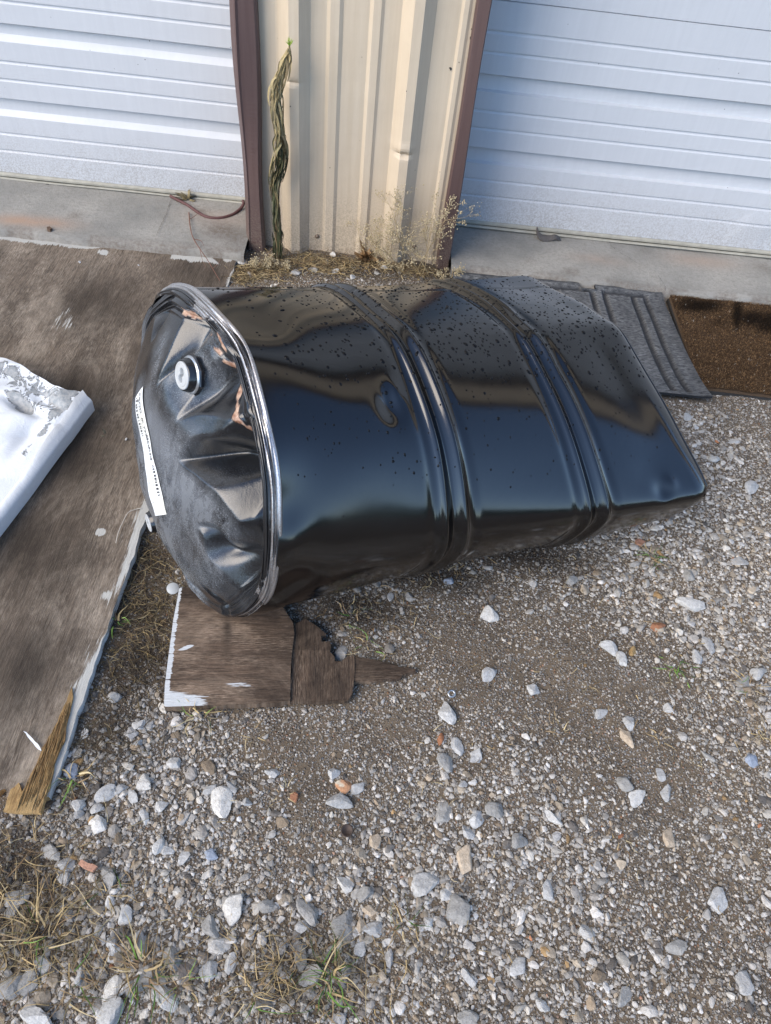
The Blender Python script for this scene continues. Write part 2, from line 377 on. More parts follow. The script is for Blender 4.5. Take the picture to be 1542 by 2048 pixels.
# wall above the doors, roof overhang
def plain(name, x0, x1, y0, y1, z0, z1, m):
    V, Fq = boxm(x0, x1, y0, y1, z0, z1); return link(name, mesh(name, V, Fq), m, garage)
ZD = 3.5
xx = np.arange(-10, 14, .0508); dd = np.where(np.arange(len(xx)) % 6 == 0, .03, 0)
V = np.array([(x, YS-d-.001, z) for x, d in zip(xx, dd) for z in (ZD, 6.5)]); link('upper_siding', mesh('upper_siding', V, gridf(len(xx), 2)[:, ::-1]), M_TAN, garage)
plain('header_trim', -10, 14, YS-.04, YS+.25, ZD-.12, ZD, M_BRN)
plain('roof_eave', -10, 14, YS-.30, YS+.4, 6.5, 6.66, M_TAN)
plain('gutter', -10, 14, YS-.42, YS-.30, 6.54, 6.66, M_BRN)

# ---------------------------------------------------------------- STEEL DRUM
C0 = np.array([-.285, .911, .295]); psi, el, RR = .58, .216, .292
NN = np.array([-math.cos(psi)*math.cos(el), -math.sin(psi)*math.cos(el), math.sin(el)])
HH = np.array([math.sin(psi), -math.cos(psi), 0.]); VV = np.cross(HH, NN); VV = VV if VV[2] > 0 else -VV
drum = empty('steel_drum', (C0[0], C0[1], 0), 'crushed glossy black steel drum lying on its side beaded with raindrops', 'drum')

# body: ruled between the round chime and the folded far end
E1, MM, E2 = g(1056, 550, .36), g(1229, 651, .43), g(1419, 990, .22)
endk = [(0, E2), (30, E2+(MM-E2)*.42+np.array([.0, -.004, .012])), (60, E2+(MM-E2)*.80+np.array([0, 0, .006])), (78, MM), (100, MM+(E1-MM)*.36+np.array([0, 0, .006])), (122, MM+(E1-MM)*.74), (139, E1),
        (162, np.array([.31, 1.53, .27])), (190, np.array([.32, 1.52, .14])), (215, np.array([.36, 1.46, .05])), (245, np.array([.45, 1.34, .012])), (275, np.array([.54, 1.21, .008])),
        (305, np.array([.615, 1.10, .035])), (335, np.array([.672, 1.03, .115])), (350, E2+np.array([-.006, .006, -.035]))]
ka = np.array([k for k, _ in endk], float); kp = np.array([p for _, p in endk])
NPH, NS = 420, 260
PH = np.linspace(0, 360, NPH, endpoint=False)
def end_curve(sig):
    a = np.concatenate([ka-360, ka, ka+360]); P = np.concatenate([kp]*3)
    C = np.stack([np.interp(PH, a, P[:, i]) for i in range(3)], 1)
    k = np.exp(-.5*(np.minimum(np.arange(NPH), NPH-np.arange(NPH))*360/NPH/sig)**2); k /= k.sum()
    return np.real(np.fft.ifft(np.fft.fft(C, axis=0)*np.fft.fft(k)[:, None], axis=0))
EC = end_curve(3.2); EC2 = end_curve(8)
ph = np.radians(PH)
RWN = Noise(43, 2.6)
def rimw(t): return .0034*RWN(np.cos(t), np.sin(t))+.0016*np.sin(t*9+1)
def riml(t): return .0055*Noise(44, 2.4)(np.cos(t), np.sin(t))+.0022*np.sin(t*8+.5)
RC = C0+riml(ph)[:, None]*NN+(RR+rimw(ph))[:, None]*(np.cos(ph)[:, None]*HH+np.sin(ph)[:, None]*VV)
SS = np.linspace(0, 1, NS)
BLEND = .82
def hoop(s):
    o = 0*s
    for c in (.365, .70):
        o += .0062*np.exp(-((s-c-.022)/.0072)**2)+.0062*np.exp(-((s-c+.022)/.0072)**2)-.0055*np.exp(-((s-c)/.009)**2)-.002*np.exp(-((s-c-.045)/.01)**2)-.002*np.exp(-((s-c+.045)/.01)**2)
        o += .002*np.exp(-((s-c)/.03)**2)
    return o
T_ = SS[None, :, None]
ECs = EC[:, None]*(T_**1.5)+EC2[:, None]*(1-T_**1.5)
B0 = RC[:, None]*(1-T_)+ECs*T_
def normals(P):
    du = np.roll(P, -1, 0)-np.roll(P, 1, 0); dv = np.gradient(P, axis=1); N = np.cross(du, dv); N /= np.linalg.norm(N, axis=-1)[..., None]+1e-12
    c = P.mean(0, keepdims=True); sgn = np.sign(((P-c)*N).sum(-1).mean()); return N*sgn
BN = normals(B0)
A_, Sg = np.meshgrid(PH, SS, indexing='ij')
def angd(a, b): return (a-b+180) % 360-180
disp = hoop(Sg)*(.25+.75*sm(-75, -20, angd(A_, 0))*(1-sm(150, 175, angd(A_, 0))))
wob = Noise(41, 1., 18, 3)
disp += .0005*wob(np.cos(ph)[:, None]*2.2+0*Sg, np.sin(ph)[:, None]*2.2+0*Sg, Sg*5)
# puckers where the shell was squeezed at the chime, and the dents seen from the front
for a, s0, wa, ws, d in ((14, .03, 9, .045, .007), (-6, .05, 8, .04, -.006), (-22, .04, 7, .035, .006), (38, .07, 14, .07, -.006), (62, .10, 16, .09, .003), (88, .06, 10, .06, -.005),
                         (52, .268, 5, .022, -.009), (57, .290, 4, .012, .004), (95, .36, 14, .05, -.007), (84, .71, 9, .035, -.008), (58, .72, 8, .03, -.003),
                         (30, .93, 12, .07, -.003), (12, .86, 8, .05, -.002), (5, .87, 4, .02, -.004), (8, .90, 3, .015, .0025), (60, .88, 14, .04, -.002), (92, .93, 10, .05, -.003), (118, .88, 14, .06, -.003), (100, .15, 14, .15, .005), (-45, .4, 20, .2, -.006), (-30, .75, 18, .15, .005)):
    disp += d*np.exp(-(angd(A_, a)/wa)**2-((Sg-s0)/ws)**2)
disp += .0016*np.sin(angd(A_, 0)/5.5+Sg*9)*np.exp(-(Sg/.09)**2)
BP = B0+BN*disp[..., None]
# longitudinal weld seam along the top
seam = np.exp(-(angd(A_, 112+7*Sg)/.55)**2); BP -= BN*(.0022*seam)[..., None]
def endround(P):
    c = P[:, -1].mean(0); q = np.clip((SS-.95)/.05, 0, 1); k = 1-.07*(1-np.sqrt(1-q**2*.985)); a = np.clip((SS-.90)/.10, 0, 1)
    wv_ = 1+.004*np.sin(np.radians(PH)*11)[:, None]*q[None]+.004*np.sin(np.radians(PH)*5+1)[:, None]*q[None]
    return c+(P-c)*(k[None]*wv_)[..., None]
EXT = 1.016
BP = endround(C0+(BP-C0)*(1+(EXT-1)*sm(.5, 1, Sg))[..., None])
BN = normals(BP)
def body_pt(a, s):
    i = (a % 360)/360*NPH; j = s*(NS-1); i0 = np.floor(i).astype(int) % NPH; i1 = (i0+1) % NPH; j0 = np.clip(np.floor(j).astype(int), 0, NS-2); u = (i-np.floor(i))[..., None]; w = (j-j0)[..., None]
    P = (BP[i0, j0]*(1-u)+BP[i1, j0]*u)*(1-w)+(BP[i0, j0+1]*(1-u)+BP[i1, j0+1]*u)*w
    return P, BN[i0, j0]
pm = Mt('black_drum_paint'); co = pm.co()
fa = pm.noise(co, 4, 4, .6); fb = pm.noise(co, 300, 3, .6); fc = pm.noise(pm.co('Object', (8, 8, 60)), 3, 4, .7)
pm.set(Base_Color=pm.mix(pm.ramp(fb, [(.62, 0), (.75, .35)]), (.0014, .0014, .0017), (.004, .004, .0045)),
       Roughness=pm.ramp(pm.math('ADD', fa, pm.math('MULTIPLY', fc, .25)), [(.35, .10), (.85, .165)]), Specular_IOR_Level=.80, IOR=1.52)
pm.bump(fa, .003, .2)
shell = link('shell', mesh('shell', BP.reshape(-1, 3), gridf(NPH, NS, True), True), pm.m, drum)
# far end: rolled chime and closing disc
k = 8; t8 = np.linspace(0, 2*np.pi, k, endpoint=False)
def ring(C, rad, out, axn):
    """closed tube along loop C with radial dir `out` and axial dir axn"""
    V = C[:, None]+rad[:, None, None]*(np.cos(t8)[None, :, None]*out[:, None]+np.sin(t8)[None, :, None]*axn); return V.reshape(-1, 3), gridf(len(C), k, True, True)
outE = nz(EC.mean(0)-EC.mean(0)+[1, 0, 0]); ce = BP[:, -1].mean(0)
oE = BP[:, -1]-ce; oE /= np.linalg.norm(oE, axis=1)[:, None]; ax = nz([.84, .45, .1])
V, Fq = ring(BP[:, -1]+oE*.0, np.full(NPH, .0035), oE, ax); link('far_chime', mesh('far_chime', V, Fq, True), pm.m, drum)
rs = np.linspace(.995, 0.01, 24); V = np.array([ce+(BP[:, -1]-ce)*r-ax*(.014*min(1, (1-r)*12)) for r in rs]).reshape(-1, 3)
link('far_head', mesh('far_head', V, gridf(24, NPH, False, True), True), pm.m, drum)
# orange worn patch on the far corner
ii = np.arange(-4, 0) % NPH
V = np.concatenate([BP[ii, -1]+oE[ii]*.0060+ax*.001, BP[ii, -1]+oE[ii]*.0030+ax*.0055, BP[ii, -6]+oE[ii]*.0018]); n = len(ii); j = np.arange(n-1)
link('rust_patch', mesh('rust_patch', V, np.concatenate([np.stack([j, j+1, n+j+1, n+j], 1), np.stack([j, j+1, 2*n+j+1, 2*n+j], 1)]), True), simple('rusty_scuff', (.10, .055, .035), .7, var=.6, sc=200), drum)

# head: bulged lid with crumple dents, in local (a along HH, b along VV)
def dome(r): return .088*(1-np.clip(r, 0, 1)**3)
def headsolve(px, py):
    d = RM@np.array([px-CX, -(py-CY), -F]); hgt = .05
    for _ in range(30):
        t = np.dot(C0+NN*hgt-CAM, NN)/np.dot(d, NN); P = CAM+t*d-C0; a, b = P@HH, P@VV; hgt = .6*hgt+.4*float(dome(math.hypot(a, b)/RR))
    return a, b
def pol(px, py): a, b = headsolve(px, py); return math.degrees(math.atan2(b, a)), math.hypot(a, b)/RR
NR, NT = 150, 460
rr_ = np.linspace(0.0, 1, NR)**.85*.985; th_ = np.linspace(-180, 180, NT, endpoint=False)
def head_h(a, b):
    r = np.hypot(a, b)/RR; th = np.degrees(np.arctan2(b, a)); h = dome(r)
    th = th+3.5*HN3(a, b)+1.5*HN2(a, b)
    # inward pinches: (angle, inner radius, half width at the rim (deg), depth, skew)
    for tc, r0, w, d, sk in DENTS:
        q = np.clip((r-r0)/(.93-r0), 0, 1); wd = w*(.12+.88*q); x = (angd(th, tc)+sk*(r-r0))/wd
        ridge = np.sqrt(x*x+.012); f = np.clip(1-ridge, 0, 1)
        f = f**1.25; h = h-d*f*sm(0, .5, q)*(1-.6*sm(.86, .97, r))
    # bung hollow
    for (ba, bb, rad, dep) in BH: h = h-dep*np.exp(-(((a-ba)**2+(b-bb)**2)/rad**2)**2)
    h = h+.0025*HN(a, b)*sm(0, .3, 1-r)+.0012*HN2(a, b)
    # folded ridges beside the chime
    h = h+.0042*np.sin((r-.865)/.0155*2+.5*np.sin(np.radians(th)*5))*sm(.865, .90, r)*(.6+.4*np.sin(np.radians(th)*3+1))
    h = h+.012*sm(.90, .965, r)
    return h
HN, HN2, HN3 = Noise(51, 14), Noise(52, 40), Noise(53, 16)
dl = [pol(*q) for q in ((488, 935), (490, 790), (400, 640), (492, 1130), (450, 1195), (350, 610))]
print('dents', [(round(a), round(b, 2)) for a, b in dl])
print('apex', pol(363, 895), pol(381, 819), pol(325, 696), pol(406, 1086), pol(440, 740))
DENTS = [(dl[0][0]+3, .34, 27, .085, 10), (dl[1][0]+5, .46, 13, .030, -14), (dl[2][0]+8, .48, 13, .036, 20), (dl[3][0]-2, .50, 16, .050, -12), (dl[4][0]-8, .72, 8, .016, 0), (dl[5][0]+12, .7, 9, .016, 0), (200, .7, 12, .02, 0), (235, .75, 9, .02, 0)]
ba, bb = headsolve(366, 752)
BH = [(ba, bb, .048, .012), (ba+.06, bb-.005, .05, .010)]
RRg, TH = np.meshgrid(rr_, th_, indexing='ij'); a_ = RRg*RR*np.cos(np.radians(TH)); b_ = RRg*RR*np.sin(np.radians(TH))
_w = sm(.6, 1, RRg); _k = 1+rimw(np.radians(TH))/RR*_w; _l = riml(np.radians(TH))*_w
HV = C0+_l[..., None]*NN+(a_*_k)[..., None]*HH+(b_*_k)[..., None]*VV+head_h(a_, b_)[..., None]*NN
hc = np.zeros(HV.shape)                      # r: rust scrape, g: dust, b: bare streaks
# rust scrapes traced as two ragged strokes
IM = pr(HV)
strokes = [[(372, 620), (385, 632), (398, 648), (408, 668)], [(420, 688), (430, 718), (441, 748), (446, 785), (458, 815), (470, 842), (480, 870)], [(437, 660), (446, 678), (452, 700)]]
SNZ = Noise(61, 160)
for st, wd in zip(strokes, (4.2, 5.0, 3.)):
    a0 = [headsolve(*q) for q in st]; L_ = smooth_line([(x, y, 0) for x, y in a0], 60)[:, :2]
    D = np.min(np.hypot(a_[..., None]-L_[:, 0], b_[..., None]-L_[:, 1]), -1)
    hc[..., 0] = np.maximum(hc[..., 0], (D < (wd*.00055)*(.7+1.0*SNZ(a_, b_))).astype(float))
DN = Noise(62, 18)
hc[..., 1] = np.clip(.55+.35*DN(a_, b_)+.35*sm(.1, -.15, b_)-.75*sm(.72, .86, RRg)*sm(-70, -40, TH), 0, 1)
for tc, r0, w, d, sk in DENTS: hc[..., 1] *= 1-.95*np.clip(1.15-np.abs(angd(TH, tc))/(w*(.2+.8*np.clip((RRg-r0)/(.93-r0), 0, 1))), 0, 1)**.5*sm(r0, r0+.1, RRg)
hm = Mt('dusty_black_head_paint'); co = hm.co(); at = hm.n('ShaderNodeSeparateColor'); hm.put(at.inputs[0], hm.attr())
q1 = hm.noise(hm.co('Object', (30, 30, 12), (.3, .2, .5)), 1, 6, .75, .6); q2 = hm.noise(co, 650, 2, .5); q3 = hm.noise(co, 60, 6, .7)
dust = hm.math('MULTIPLY', at.outputs[1], hm.ramp(q1, [(.32, .05), (.55, .8), (.8, 1)]))
spk = hm.math('MULTIPLY', hm.ramp(q2, [(.54, 0), (.66, 1)]), hm.math('ADD', .08, hm.math('MULTIPLY', at.outputs[1], .7)))
dd = hm.math('MINIMUM', hm.math('ADD', hm.math('MULTIPLY', dust, .42), hm.math('MULTIPLY', spk, .42)), 1.)
rustm = hm.math('MULTIPLY', at.outputs[0], hm.ramp(q3, [(.3, .75), (.5, 1)]))
bc = hm.mix(dd, (.008, .0085, .01), (.30, .32, .345)); bc = hm.mix(rustm, bc, hm.mix(hm.ramp(q3, [(.4, 0), (.62, 1)]), (.24, .10, .05), (.52, .37, .27)))
hm.set(Base_Color=bc, Roughness=hm.math('ADD', .13, hm.math('ADD', hm.math('MULTIPLY', dd, .5), hm.math('MULTIPLY', rustm, .4))), Specular_IOR_Level=.65)
hm.bump(q3, .0009, .5); hm.bump(q2, .0005, .4); hm.bump(rustm, .0012)
head = link('head', mesh('head', HV.reshape(-1, 3), gridf(NR, NT, False, True), True, col=hc.reshape(-1, 3)), hm.m, drum)
def head_pt(a, b, off=0.):
    e = .001; h = head_h(a, b); N = NN-((head_h(a+e, b)-h)/e)[..., None]*HH-((head_h(a, b+e)-h)/e)[..., None]*VV
    N /= np.linalg.norm(N, axis=-1)[..., None]
    return C0+np.asarray(a)[..., None]*HH+np.asarray(b)[..., None]*VV+h[..., None]*NN+N*off, N
# near chime: layered metal folds round the rim
km = Mt('bare_folded_steel'); co = km.co(); c2_ = km.attr(); at = km.n('ShaderNodeSeparateColor'); km.put(at.inputs[0], c2_)
z1 = km.noise(co, 45, 5, .7); z2 = km.noise(co, 420, 4, .7)
bare = km.ramp(km.math('ADD', at.outputs[0], km.math('MULTIPLY', km.math('SUBTRACT', z1, .5), .9)), [(.44, 0), (.54, 1)])
km.set(Base_Color=km.mix(bare, (.012, .012, .013), km.mix(km.ramp(z2, [(.4, 0), (.75, 1)]), (.52, .53, .54), (.30, .22, .17))), Metallic=km.math('MULTIPLY', bare, .85), Roughness=km.math('ADD', .16, km.math('MULTIPLY', bare, .16)), Specular_IOR_Level=.6); km.bump(z2, .0006, .6)
prof_c = []       # (radial mm, axial mm, bareness)
for i, u in enumerate(np.linspace(0, 1, 46)):
    rad = 16*u**.8-14; axl = 17-17*u**1.7
    rad += 1.3*math.sin(u*2*math.pi*4.5); axl += .8*math.sin(u*2*math.pi*4.5+1)
    prof_c.append((rad, axl, .05+.95*sm(.45, .75, u)*(.65+.5*math.sin(u*40))))
prof_c += [(4.6, -1.5, 1.), (4.4, -5, 1), (2.0, -7.5, .9), (-.5, -7, .2), (-3, -6, 0)]
NC = 720; tc = np.linspace(0, 2*np.pi, NC, endpoint=False); CN1, CN2 = Noise(71, 3), Noise(72, 11)
rad = np.array([q[0] for q in prof_c])/1150; axl = np.array([q[1] for q in prof_c])/1000; bar = np.array([q[2] for q in prof_c])
ct, st_ = np.cos(tc), np.sin(tc); wv = .0011*CN1(ct, st_)+.0007*CN2(ct, st_)
U = np.arange(len(rad))
ro = RR+rimw(tc)[:, None]+rad[None]+wv[:, None]*1.2+.0011*np.sin(U[None]*.9+3*np.sin(tc*4)[:, None]+2*CN1(ct, st_)[:, None]); al = axl[None]+wv[:, None]*1.6+riml(tc)[:, None]
V = C0+ro[..., None]*(ct[:, None, None]*HH+st_[:, None, None]*VV)+al[..., None]*NN
cb = np.zeros(V.shape); cb[..., 0] = .12+1.1*bar[None]*(1-.5*np.clip(-st_*.6-.1, 0, 1))[:, None]+.14*CN2(ct, st_)[:, None]
link('chime', mesh('chime', V.reshape(-1, 3), gridf(NC, len(rad), True), True, col=cb.reshape(-1, 3)), km.m, drum)

# bungs
def lathe(C, N, prof, k=40, flat_k=None):
    N = nz(N); a = nz(np.cross(N, [0, 0, 1])); b = np.cross(N, a); t = np.linspace(0, 2*np.pi, k, endpoint=False)
    P = []
    for r, hgt in prof:
        for x in t:
            rr = r
            if flat_k: rr = r*math.cos(math.pi/flat_k)/math.cos((x % (2*math.pi/flat_k))-math.pi/flat_k)
            P.append(C+N*hgt+rr*(math.cos(x)*a+math.sin(x)*b))
    return np.array(P), gridf(len(prof), k, False, True)
M_PLUG = simple('white_nylon_plug', (.42, .43, .43), .45, var=.06, sc=80)
M_BLK = simple('black_gloss_flange', (.008, .009, .011), .2, var=.2, sc=80, spec=.7)
M_ZINC = simple('edge_worn_flange', (.42, .44, .46), .3, .8, .2, 90)
M_HOLE = simple('plug_recess', (.36, .37, .37), .6, var=.1)
def bung(a, b, sc, Nd=None):
    P, N = head_pt(np.array(a), np.array(b)); N = nz(N*.3+NN*.7) if Nd is None else nz(Nd); P = P-N*.004
    q = lambda pr_: [(r*sc, h*sc) for r, h in pr_]
    V, Fq = lathe(P, N, q([(.046, 0), (.046, .007), (.042, .011), (.038, .0112)]), 48, 8); fl = link('bung_flange', mesh('bung_flange', V, Fq), M_BLK, drum)
    V, Fq = lathe(P, N, q([(.0425, .0105), (.0415, .0130), (.0385, .0132), (.0365, .0150)]), 48); link('flange_edge', mesh('flange_edge', V, Fq, True), M_ZINC, fl)
    V, Fq = lathe(P, N, q([(.0375, .012), (.0375, .020), (.035, .022), (.0345, .028), (.032, .030)]), 48); link('gasket', mesh('gasket', V, Fq, True), M_BLK, fl)
    # plug with a two-lobed recess
    a1 = nz(np.cross(N, [0, 0, 1])); b1 = np.cross(N, a1); Vp = []; rs = np.concatenate([np.linspace(0, .026, 30), [.0272, .0285, .030, .0305, .0305]]); t = np.linspace(0, 2*np.pi, 64, endpoint=False)
    for r in rs[:]:
        for x in t:
            X, Y = r*math.cos(x)-.0, r*math.sin(x); l = min(math.hypot(X, Y-.0085)/.0088, math.hypot(X, Y+.0085)/.0088); l = min(l, max(abs(X)/.0058, abs(Y)/.010))
            dep = .013*(1-float(sm(.82, 1.08, l)))
            top = .033-(.0022 if .0235 < r < .0262 else 0)+(0 if r < .0272 else -.0015*((r-.0272)/.0033)**2)
            Vp.append(P+sc*(N*(top-dep)+X*a1+Y*b1))
    for x in t: Vp.append(P+sc*(N*.016+.0305*(math.cos(x)*a1+math.sin(x)*b1)))
    link('bung_plug', mesh('bung_plug', np.array(Vp), gridf(len(rs)+1, 64, False, True), True), M_PLUG, drum)
bung(ba, bb, .72)
# the smaller bung on the shaded side of the head, seen edge-on
b2a, b2b = headsolve(322, 1040); b2 = math.degrees(math.atan2(b2b, b2a)); print('bung2', b2a, b2b, b2)
r2 = .70*RR; t2 = math.radians(256); bung(r2*math.cos(t2), r2*math.sin(t2), .60)

# label sticker mapped onto the head
la0, la1 = headsolve(288, 773), headsolve(336, 1028); print('label', la0, la1, [headsolve(262, 800), headsolve(312, 1034)])
LA, LB = np.array(la0), np.array(la1); ldir = (LB-LA)/np.linalg.norm(LB-LA); lp = np.array([-ldir[1], ldir[0]])
if np.dot(lp, [-1, 0]) < 0: lp = -lp
LL = np.linalg.norm(LB-LA); LW = .062
def lab(u, w, off):                 # u metres down the right edge, w metres to the left of it
    u = np.asarray(u, float); w = np.asarray(w, float); q = LA+u[..., None]*ldir+w[..., None]*lp; return head_pt(q[..., 0], q[..., 1], off)[0]
nu, nw = 90, 26; Ug, Wg = np.meshgrid(np.linspace(0, LL, nu), np.linspace(0, LW, nw), indexing='ij')
Ug = Ug+np.where(Ug < .03, (1-Ug/.03)*(Wg/LW)*.010, 0)
lm = Mt('sticker_paper'); co = lm.co(); y1 = lm.noise(co, 9, 4, .6)
lm.set(Base_Color=lm.mix(lm.ramp(y1, [(.45, 0), (.62, .8)]), (.74, .76, .77), (.66, .64, .54)), Roughness=.55)
V = lab(Ug, Wg, .0012); stk = link('label_sticker', mesh('label_sticker', V.reshape(-1, 3), gridf(nu, nw), True), lm.m, drum)
M_INK = simple('label_ink', (.02, .02, .024), .6, var=.4, sc=200)
quads = []
def bar(u0, u1, w0, w1):
    ns = max(2, int(abs(u1-u0)/.004)+1); us = np.linspace(u0, u1, ns); P = np.concatenate([lab(us, us*0+w0, .0019), lab(us, us*0+w1, .0019)]); quads.append((P, gridf(2, ns), (0, 0, 0)))
r = random.Random(3)
u = .37*LL
while u < .845*LL:                  # long barcode down the right side
    w = r.choice((.0012, .0018, .0026, .0036)); bar(u, u+w, .0085, .0185)
    u += w+r.choice((.0012, .002, .003))+(.006 if r.random() < .07 else 0)
u = .055*LL
while u < .36*LL:                   # barcode near the left edge
    w = r.choice((.0014, .002, .0032)); bar(u, u+w, .0385, .0500); u += w+r.choice((.0014, .0024, .0036))
bar(.075*LL, .098*LL, .0275, .0335)  # small logo blob
for f0, f1, w0 in ((.11, .33, .0285), (.10, .34, .0545), (.56, .66, .0235), (.68, .88, .0285), (.60, .92, .0455)):   # fine print, too small to read in the photo
    u = f0*LL
    while u < f1*LL:
        w = r.uniform(.0006, .0016); bar(u, u+w, w0+r.uniform(0, .0008), w0+r.uniform(.0018, .0028)); u += w+r.choice((.0006, .0008, .0010, .0022))
V, Fq, _ = join(quads); link('barcode', mesh('barcode', V, Fq), M_INK, stk)
def text_on(txt, size, u0, w0, name='lettering', bold=.0, sx_=1.):
    cu = bpy.data.curves.new('t', 'FONT'); cu.body = txt; cu.size = size; cu.offset = bold; cu.resolution_u = 3
    to = bpy.data.objects.new('t', cu); COL.objects.link(to); bpy.context.view_layer.update()
    me = bpy.data.meshes.new_from_object(to.evaluated_get(bpy.context.evaluated_depsgraph_get())); bpy.data.objects.remove(to)
    n = len(me.vertices); c = np.empty(n*3, np.float32); me.vertices.foreach_get('co', c); c = c.reshape(-1, 3)
    P = lab(u0+c[:, 0]*sx_, w0-c[:, 1], .0019); me.vertices.foreach_set('co', P.astype(np.float32).ravel()); me.update(); me.name = name
    link(name, me, M_INK, stk)
text_on('PROD. #: 722056', .0135, .035*LL, .0225, bold=.00022, sx_=.98)

# raindrops standing on the shell
dp = []; ico = None
def icos(sub):
    import bmesh
    bm = bmesh.new(); bmesh.ops.create_icosphere(bm, subdivisions=sub, radius=1); V = np.array([v.co[:] for v in bm.verts]); bm.verts.index_update(); Fc = np.array([[v.index for v in f.verts] for f in bm.faces]); bm.free(); return V, Fc
IV2, IF2 = icos(2)
ctr = 0; acc = []
while len(acc) < 1700 and ctr < 90000:
    ctr += 1
    a = random.uniform(15, 150); s = random.uniform(.03, .985)
    P, N = body_pt(np.array(a), np.array(s)); x, y = pr(P)
    w = math.exp(-((x-960-(y-650)*.45)/330)**2)*math.exp(-((y-665)/85)**2)+.16*math.exp(-((y-700)/170)**2)+(.35 if y < 610 else 0)+.10*(y < 960)
    if x < 560: w *= .5
    if random.random() > w*.9: continue
    if any(abs(x-q[0])+abs(y-q[1]) < 6 for q in acc[-500:]): continue
    acc.append((x, y, P, N))
dvs = []
for x, y, P, N in acc:
    big = random.random() < .13; r0 = random.uniform(.0024, .0036) if big else random.uniform(.0010, .0023)
    if y > 780: r0 *= .75
    dn = nz(np.array([0, 0, -1])+N*N[2]*1.0+1e-6*HH); sd_ = np.cross(N, dn); el_ = random.uniform(1, 1.5)
    lump = 1+.08*np.sin(IV2[:, 0]*3+random.uniform(0, 6))+.06*np.sin(IV2[:, 1]*4+random.uniform(0, 6))
    V = P+r0*(lump[:, None]*(IV2[:, :1]*sd_*random.uniform(.8, 1.25)+IV2[:, 1:2]*dn*el_)+IV2[:, 2:]*N*.5)
    dvs.append((V, IF2, (0, 0, 0)))
wm = Mt('water_on_black'); wm.set(Base_Color=(.004, .0042, .005), Roughness=.0, Specular_IOR_Level=.32, IOR=1.33)
V, Fq, _ = join(dvs); link('raindrops', mesh('raindrops', V, Fq, True), wm.m, drum, kind='stuff', label='clear raindrops beaded on the black shell')

# ---------------------------------------------------------------- WOOD
def wood(name, dark, mid, light, paint=None, grain=1., rough=.82, paintcol=(.60, .61, .60)):
    """grain runs along UV.x (metres); vertex tint: r = paint, g = darkening stain, b = bare new wood"""
    m = Mt(name); co = m.n('ShaderNodeTexCoord').outputs['UV']
    def mp(sx, sy): q = m.n('ShaderNodeMapping'); m.put(q.inputs[0], co); q.inputs['Scale'].default_value = (sx, sy, 1); return q.outputs[0]
    wv = m.noise(co, 2.2, 3, .5)
    off = m.n('ShaderNodeCombineXYZ'); m.put(off.inputs[1], m.math('MULTIPLY', wv, .022)); va = m.n('ShaderNodeVectorMath', operation='ADD'); m.put(va.inputs[0], co); m.put(va.inputs[1], off.outputs[0])
    q = m.n('ShaderNodeMapping'); m.put(q.inputs[0], va.outputs[0]); q.inputs['Scale'].default_value = (13*grain, 230*grain, 1); g1 = m.noise(q.outputs[0], 1, 5, .7)
    g2 = m.noise(mp(55*grain, 480*grain), 1, 4, .7); g3 = m.noise(mp(1.5, 6), 1, 5, .6, .6); g4 = m.noise(mp(5, 22), 1, 5, .65)
    c = m.mix(m.ramp(g1, [(.34, 0), (.5, .5), (.68, 1)]), dark, mid)
    c = m.mix(m.math('MULTIPLY', m.ramp(g2, [(.45, 0), (.68, 1)]), m.ramp(g4, [(.4, .1), (.66, .9)])), c, light)
    c = m.mix(m.ramp(g3, [(.36, .6), (.52, 0)]), c, tuple(x*.45 for x in dark))
    g5 = m.noise(mp(3.5, 7), 1, 8, .75, .8); c = m.mix(m.ramp(g5, [(.50, 0), (.70, .5)]), c, light); g6 = m.noise(mp(34, 60), 1, 8, .8); c = m.mix(1., c, m.ramp(g6, [(.3, .62), (.7, 1.35)]), 'MULTIPLY'); g7 = m.noise(mp(4.5, 8.5), 1, 7, .7); c = m.mix(m.ramp(g7, [(.54, 0), (.70, .75)]), c, tuple(x*.55 for x in dark))
    at = m.n('ShaderNodeSeparateColor'); m.put(at.inputs[0], m.attr())
    c = m.mix(m.math('MULTIPLY', at.outputs[1], m.ramp(g4, [(.3, .4), (.6, 1)])), c, tuple(x*.4 for x in dark))
    c = m.mix(at.outputs[2], c, m.mix(m.ramp(g1, [(.35, 0), (.6, 1)]), (.22, .12, .05), (.52, .34, .15)))
    pmk = m.ramp(m.math('ADD', at.outputs[0], m.math('MULTIPLY', m.math('SUBTRACT', m.math('ADD', m.math('MULTIPLY', g1, .6), m.math('MULTIPLY', g4, .6)), .6), 1.6)), [(.46, 0), (.53, 1)])
    c = m.mix(pmk, c, m.mix(g2, tuple(x*.85 for x in paintcol), tuple(min(1, x*1.1) for x in paintcol)))
    m.set(Base_Color=c, Roughness=rough, Specular_IOR_Level=.25)
    m.bump(m.math('ADD', m.math('MULTIPLY', g1, 1.), m.math('MULTIPLY', g2, .5)), .0022, .9); m.bump(g3, .004, .4); return m.m
M_PLY = wood('weathered_plywood', (.088, .066, .048), (.225, .177, .132), (.52, .44, .345), paintcol=(.47, .46, .42))
M_SCR = wood('wet_plywood_scrap', (.050, .034, .024), (.16, .106, .070), (.46, .34, .24))
M_YEL = wood('fresh_splintered_wood', (.20, .11, .045), (.42, .27, .11), (.62, .45, .22))
M_PLYE = wood('painted_plywood_edge', (.16, .15, .13), (.30, .29, .26), (.5, .5, .46))

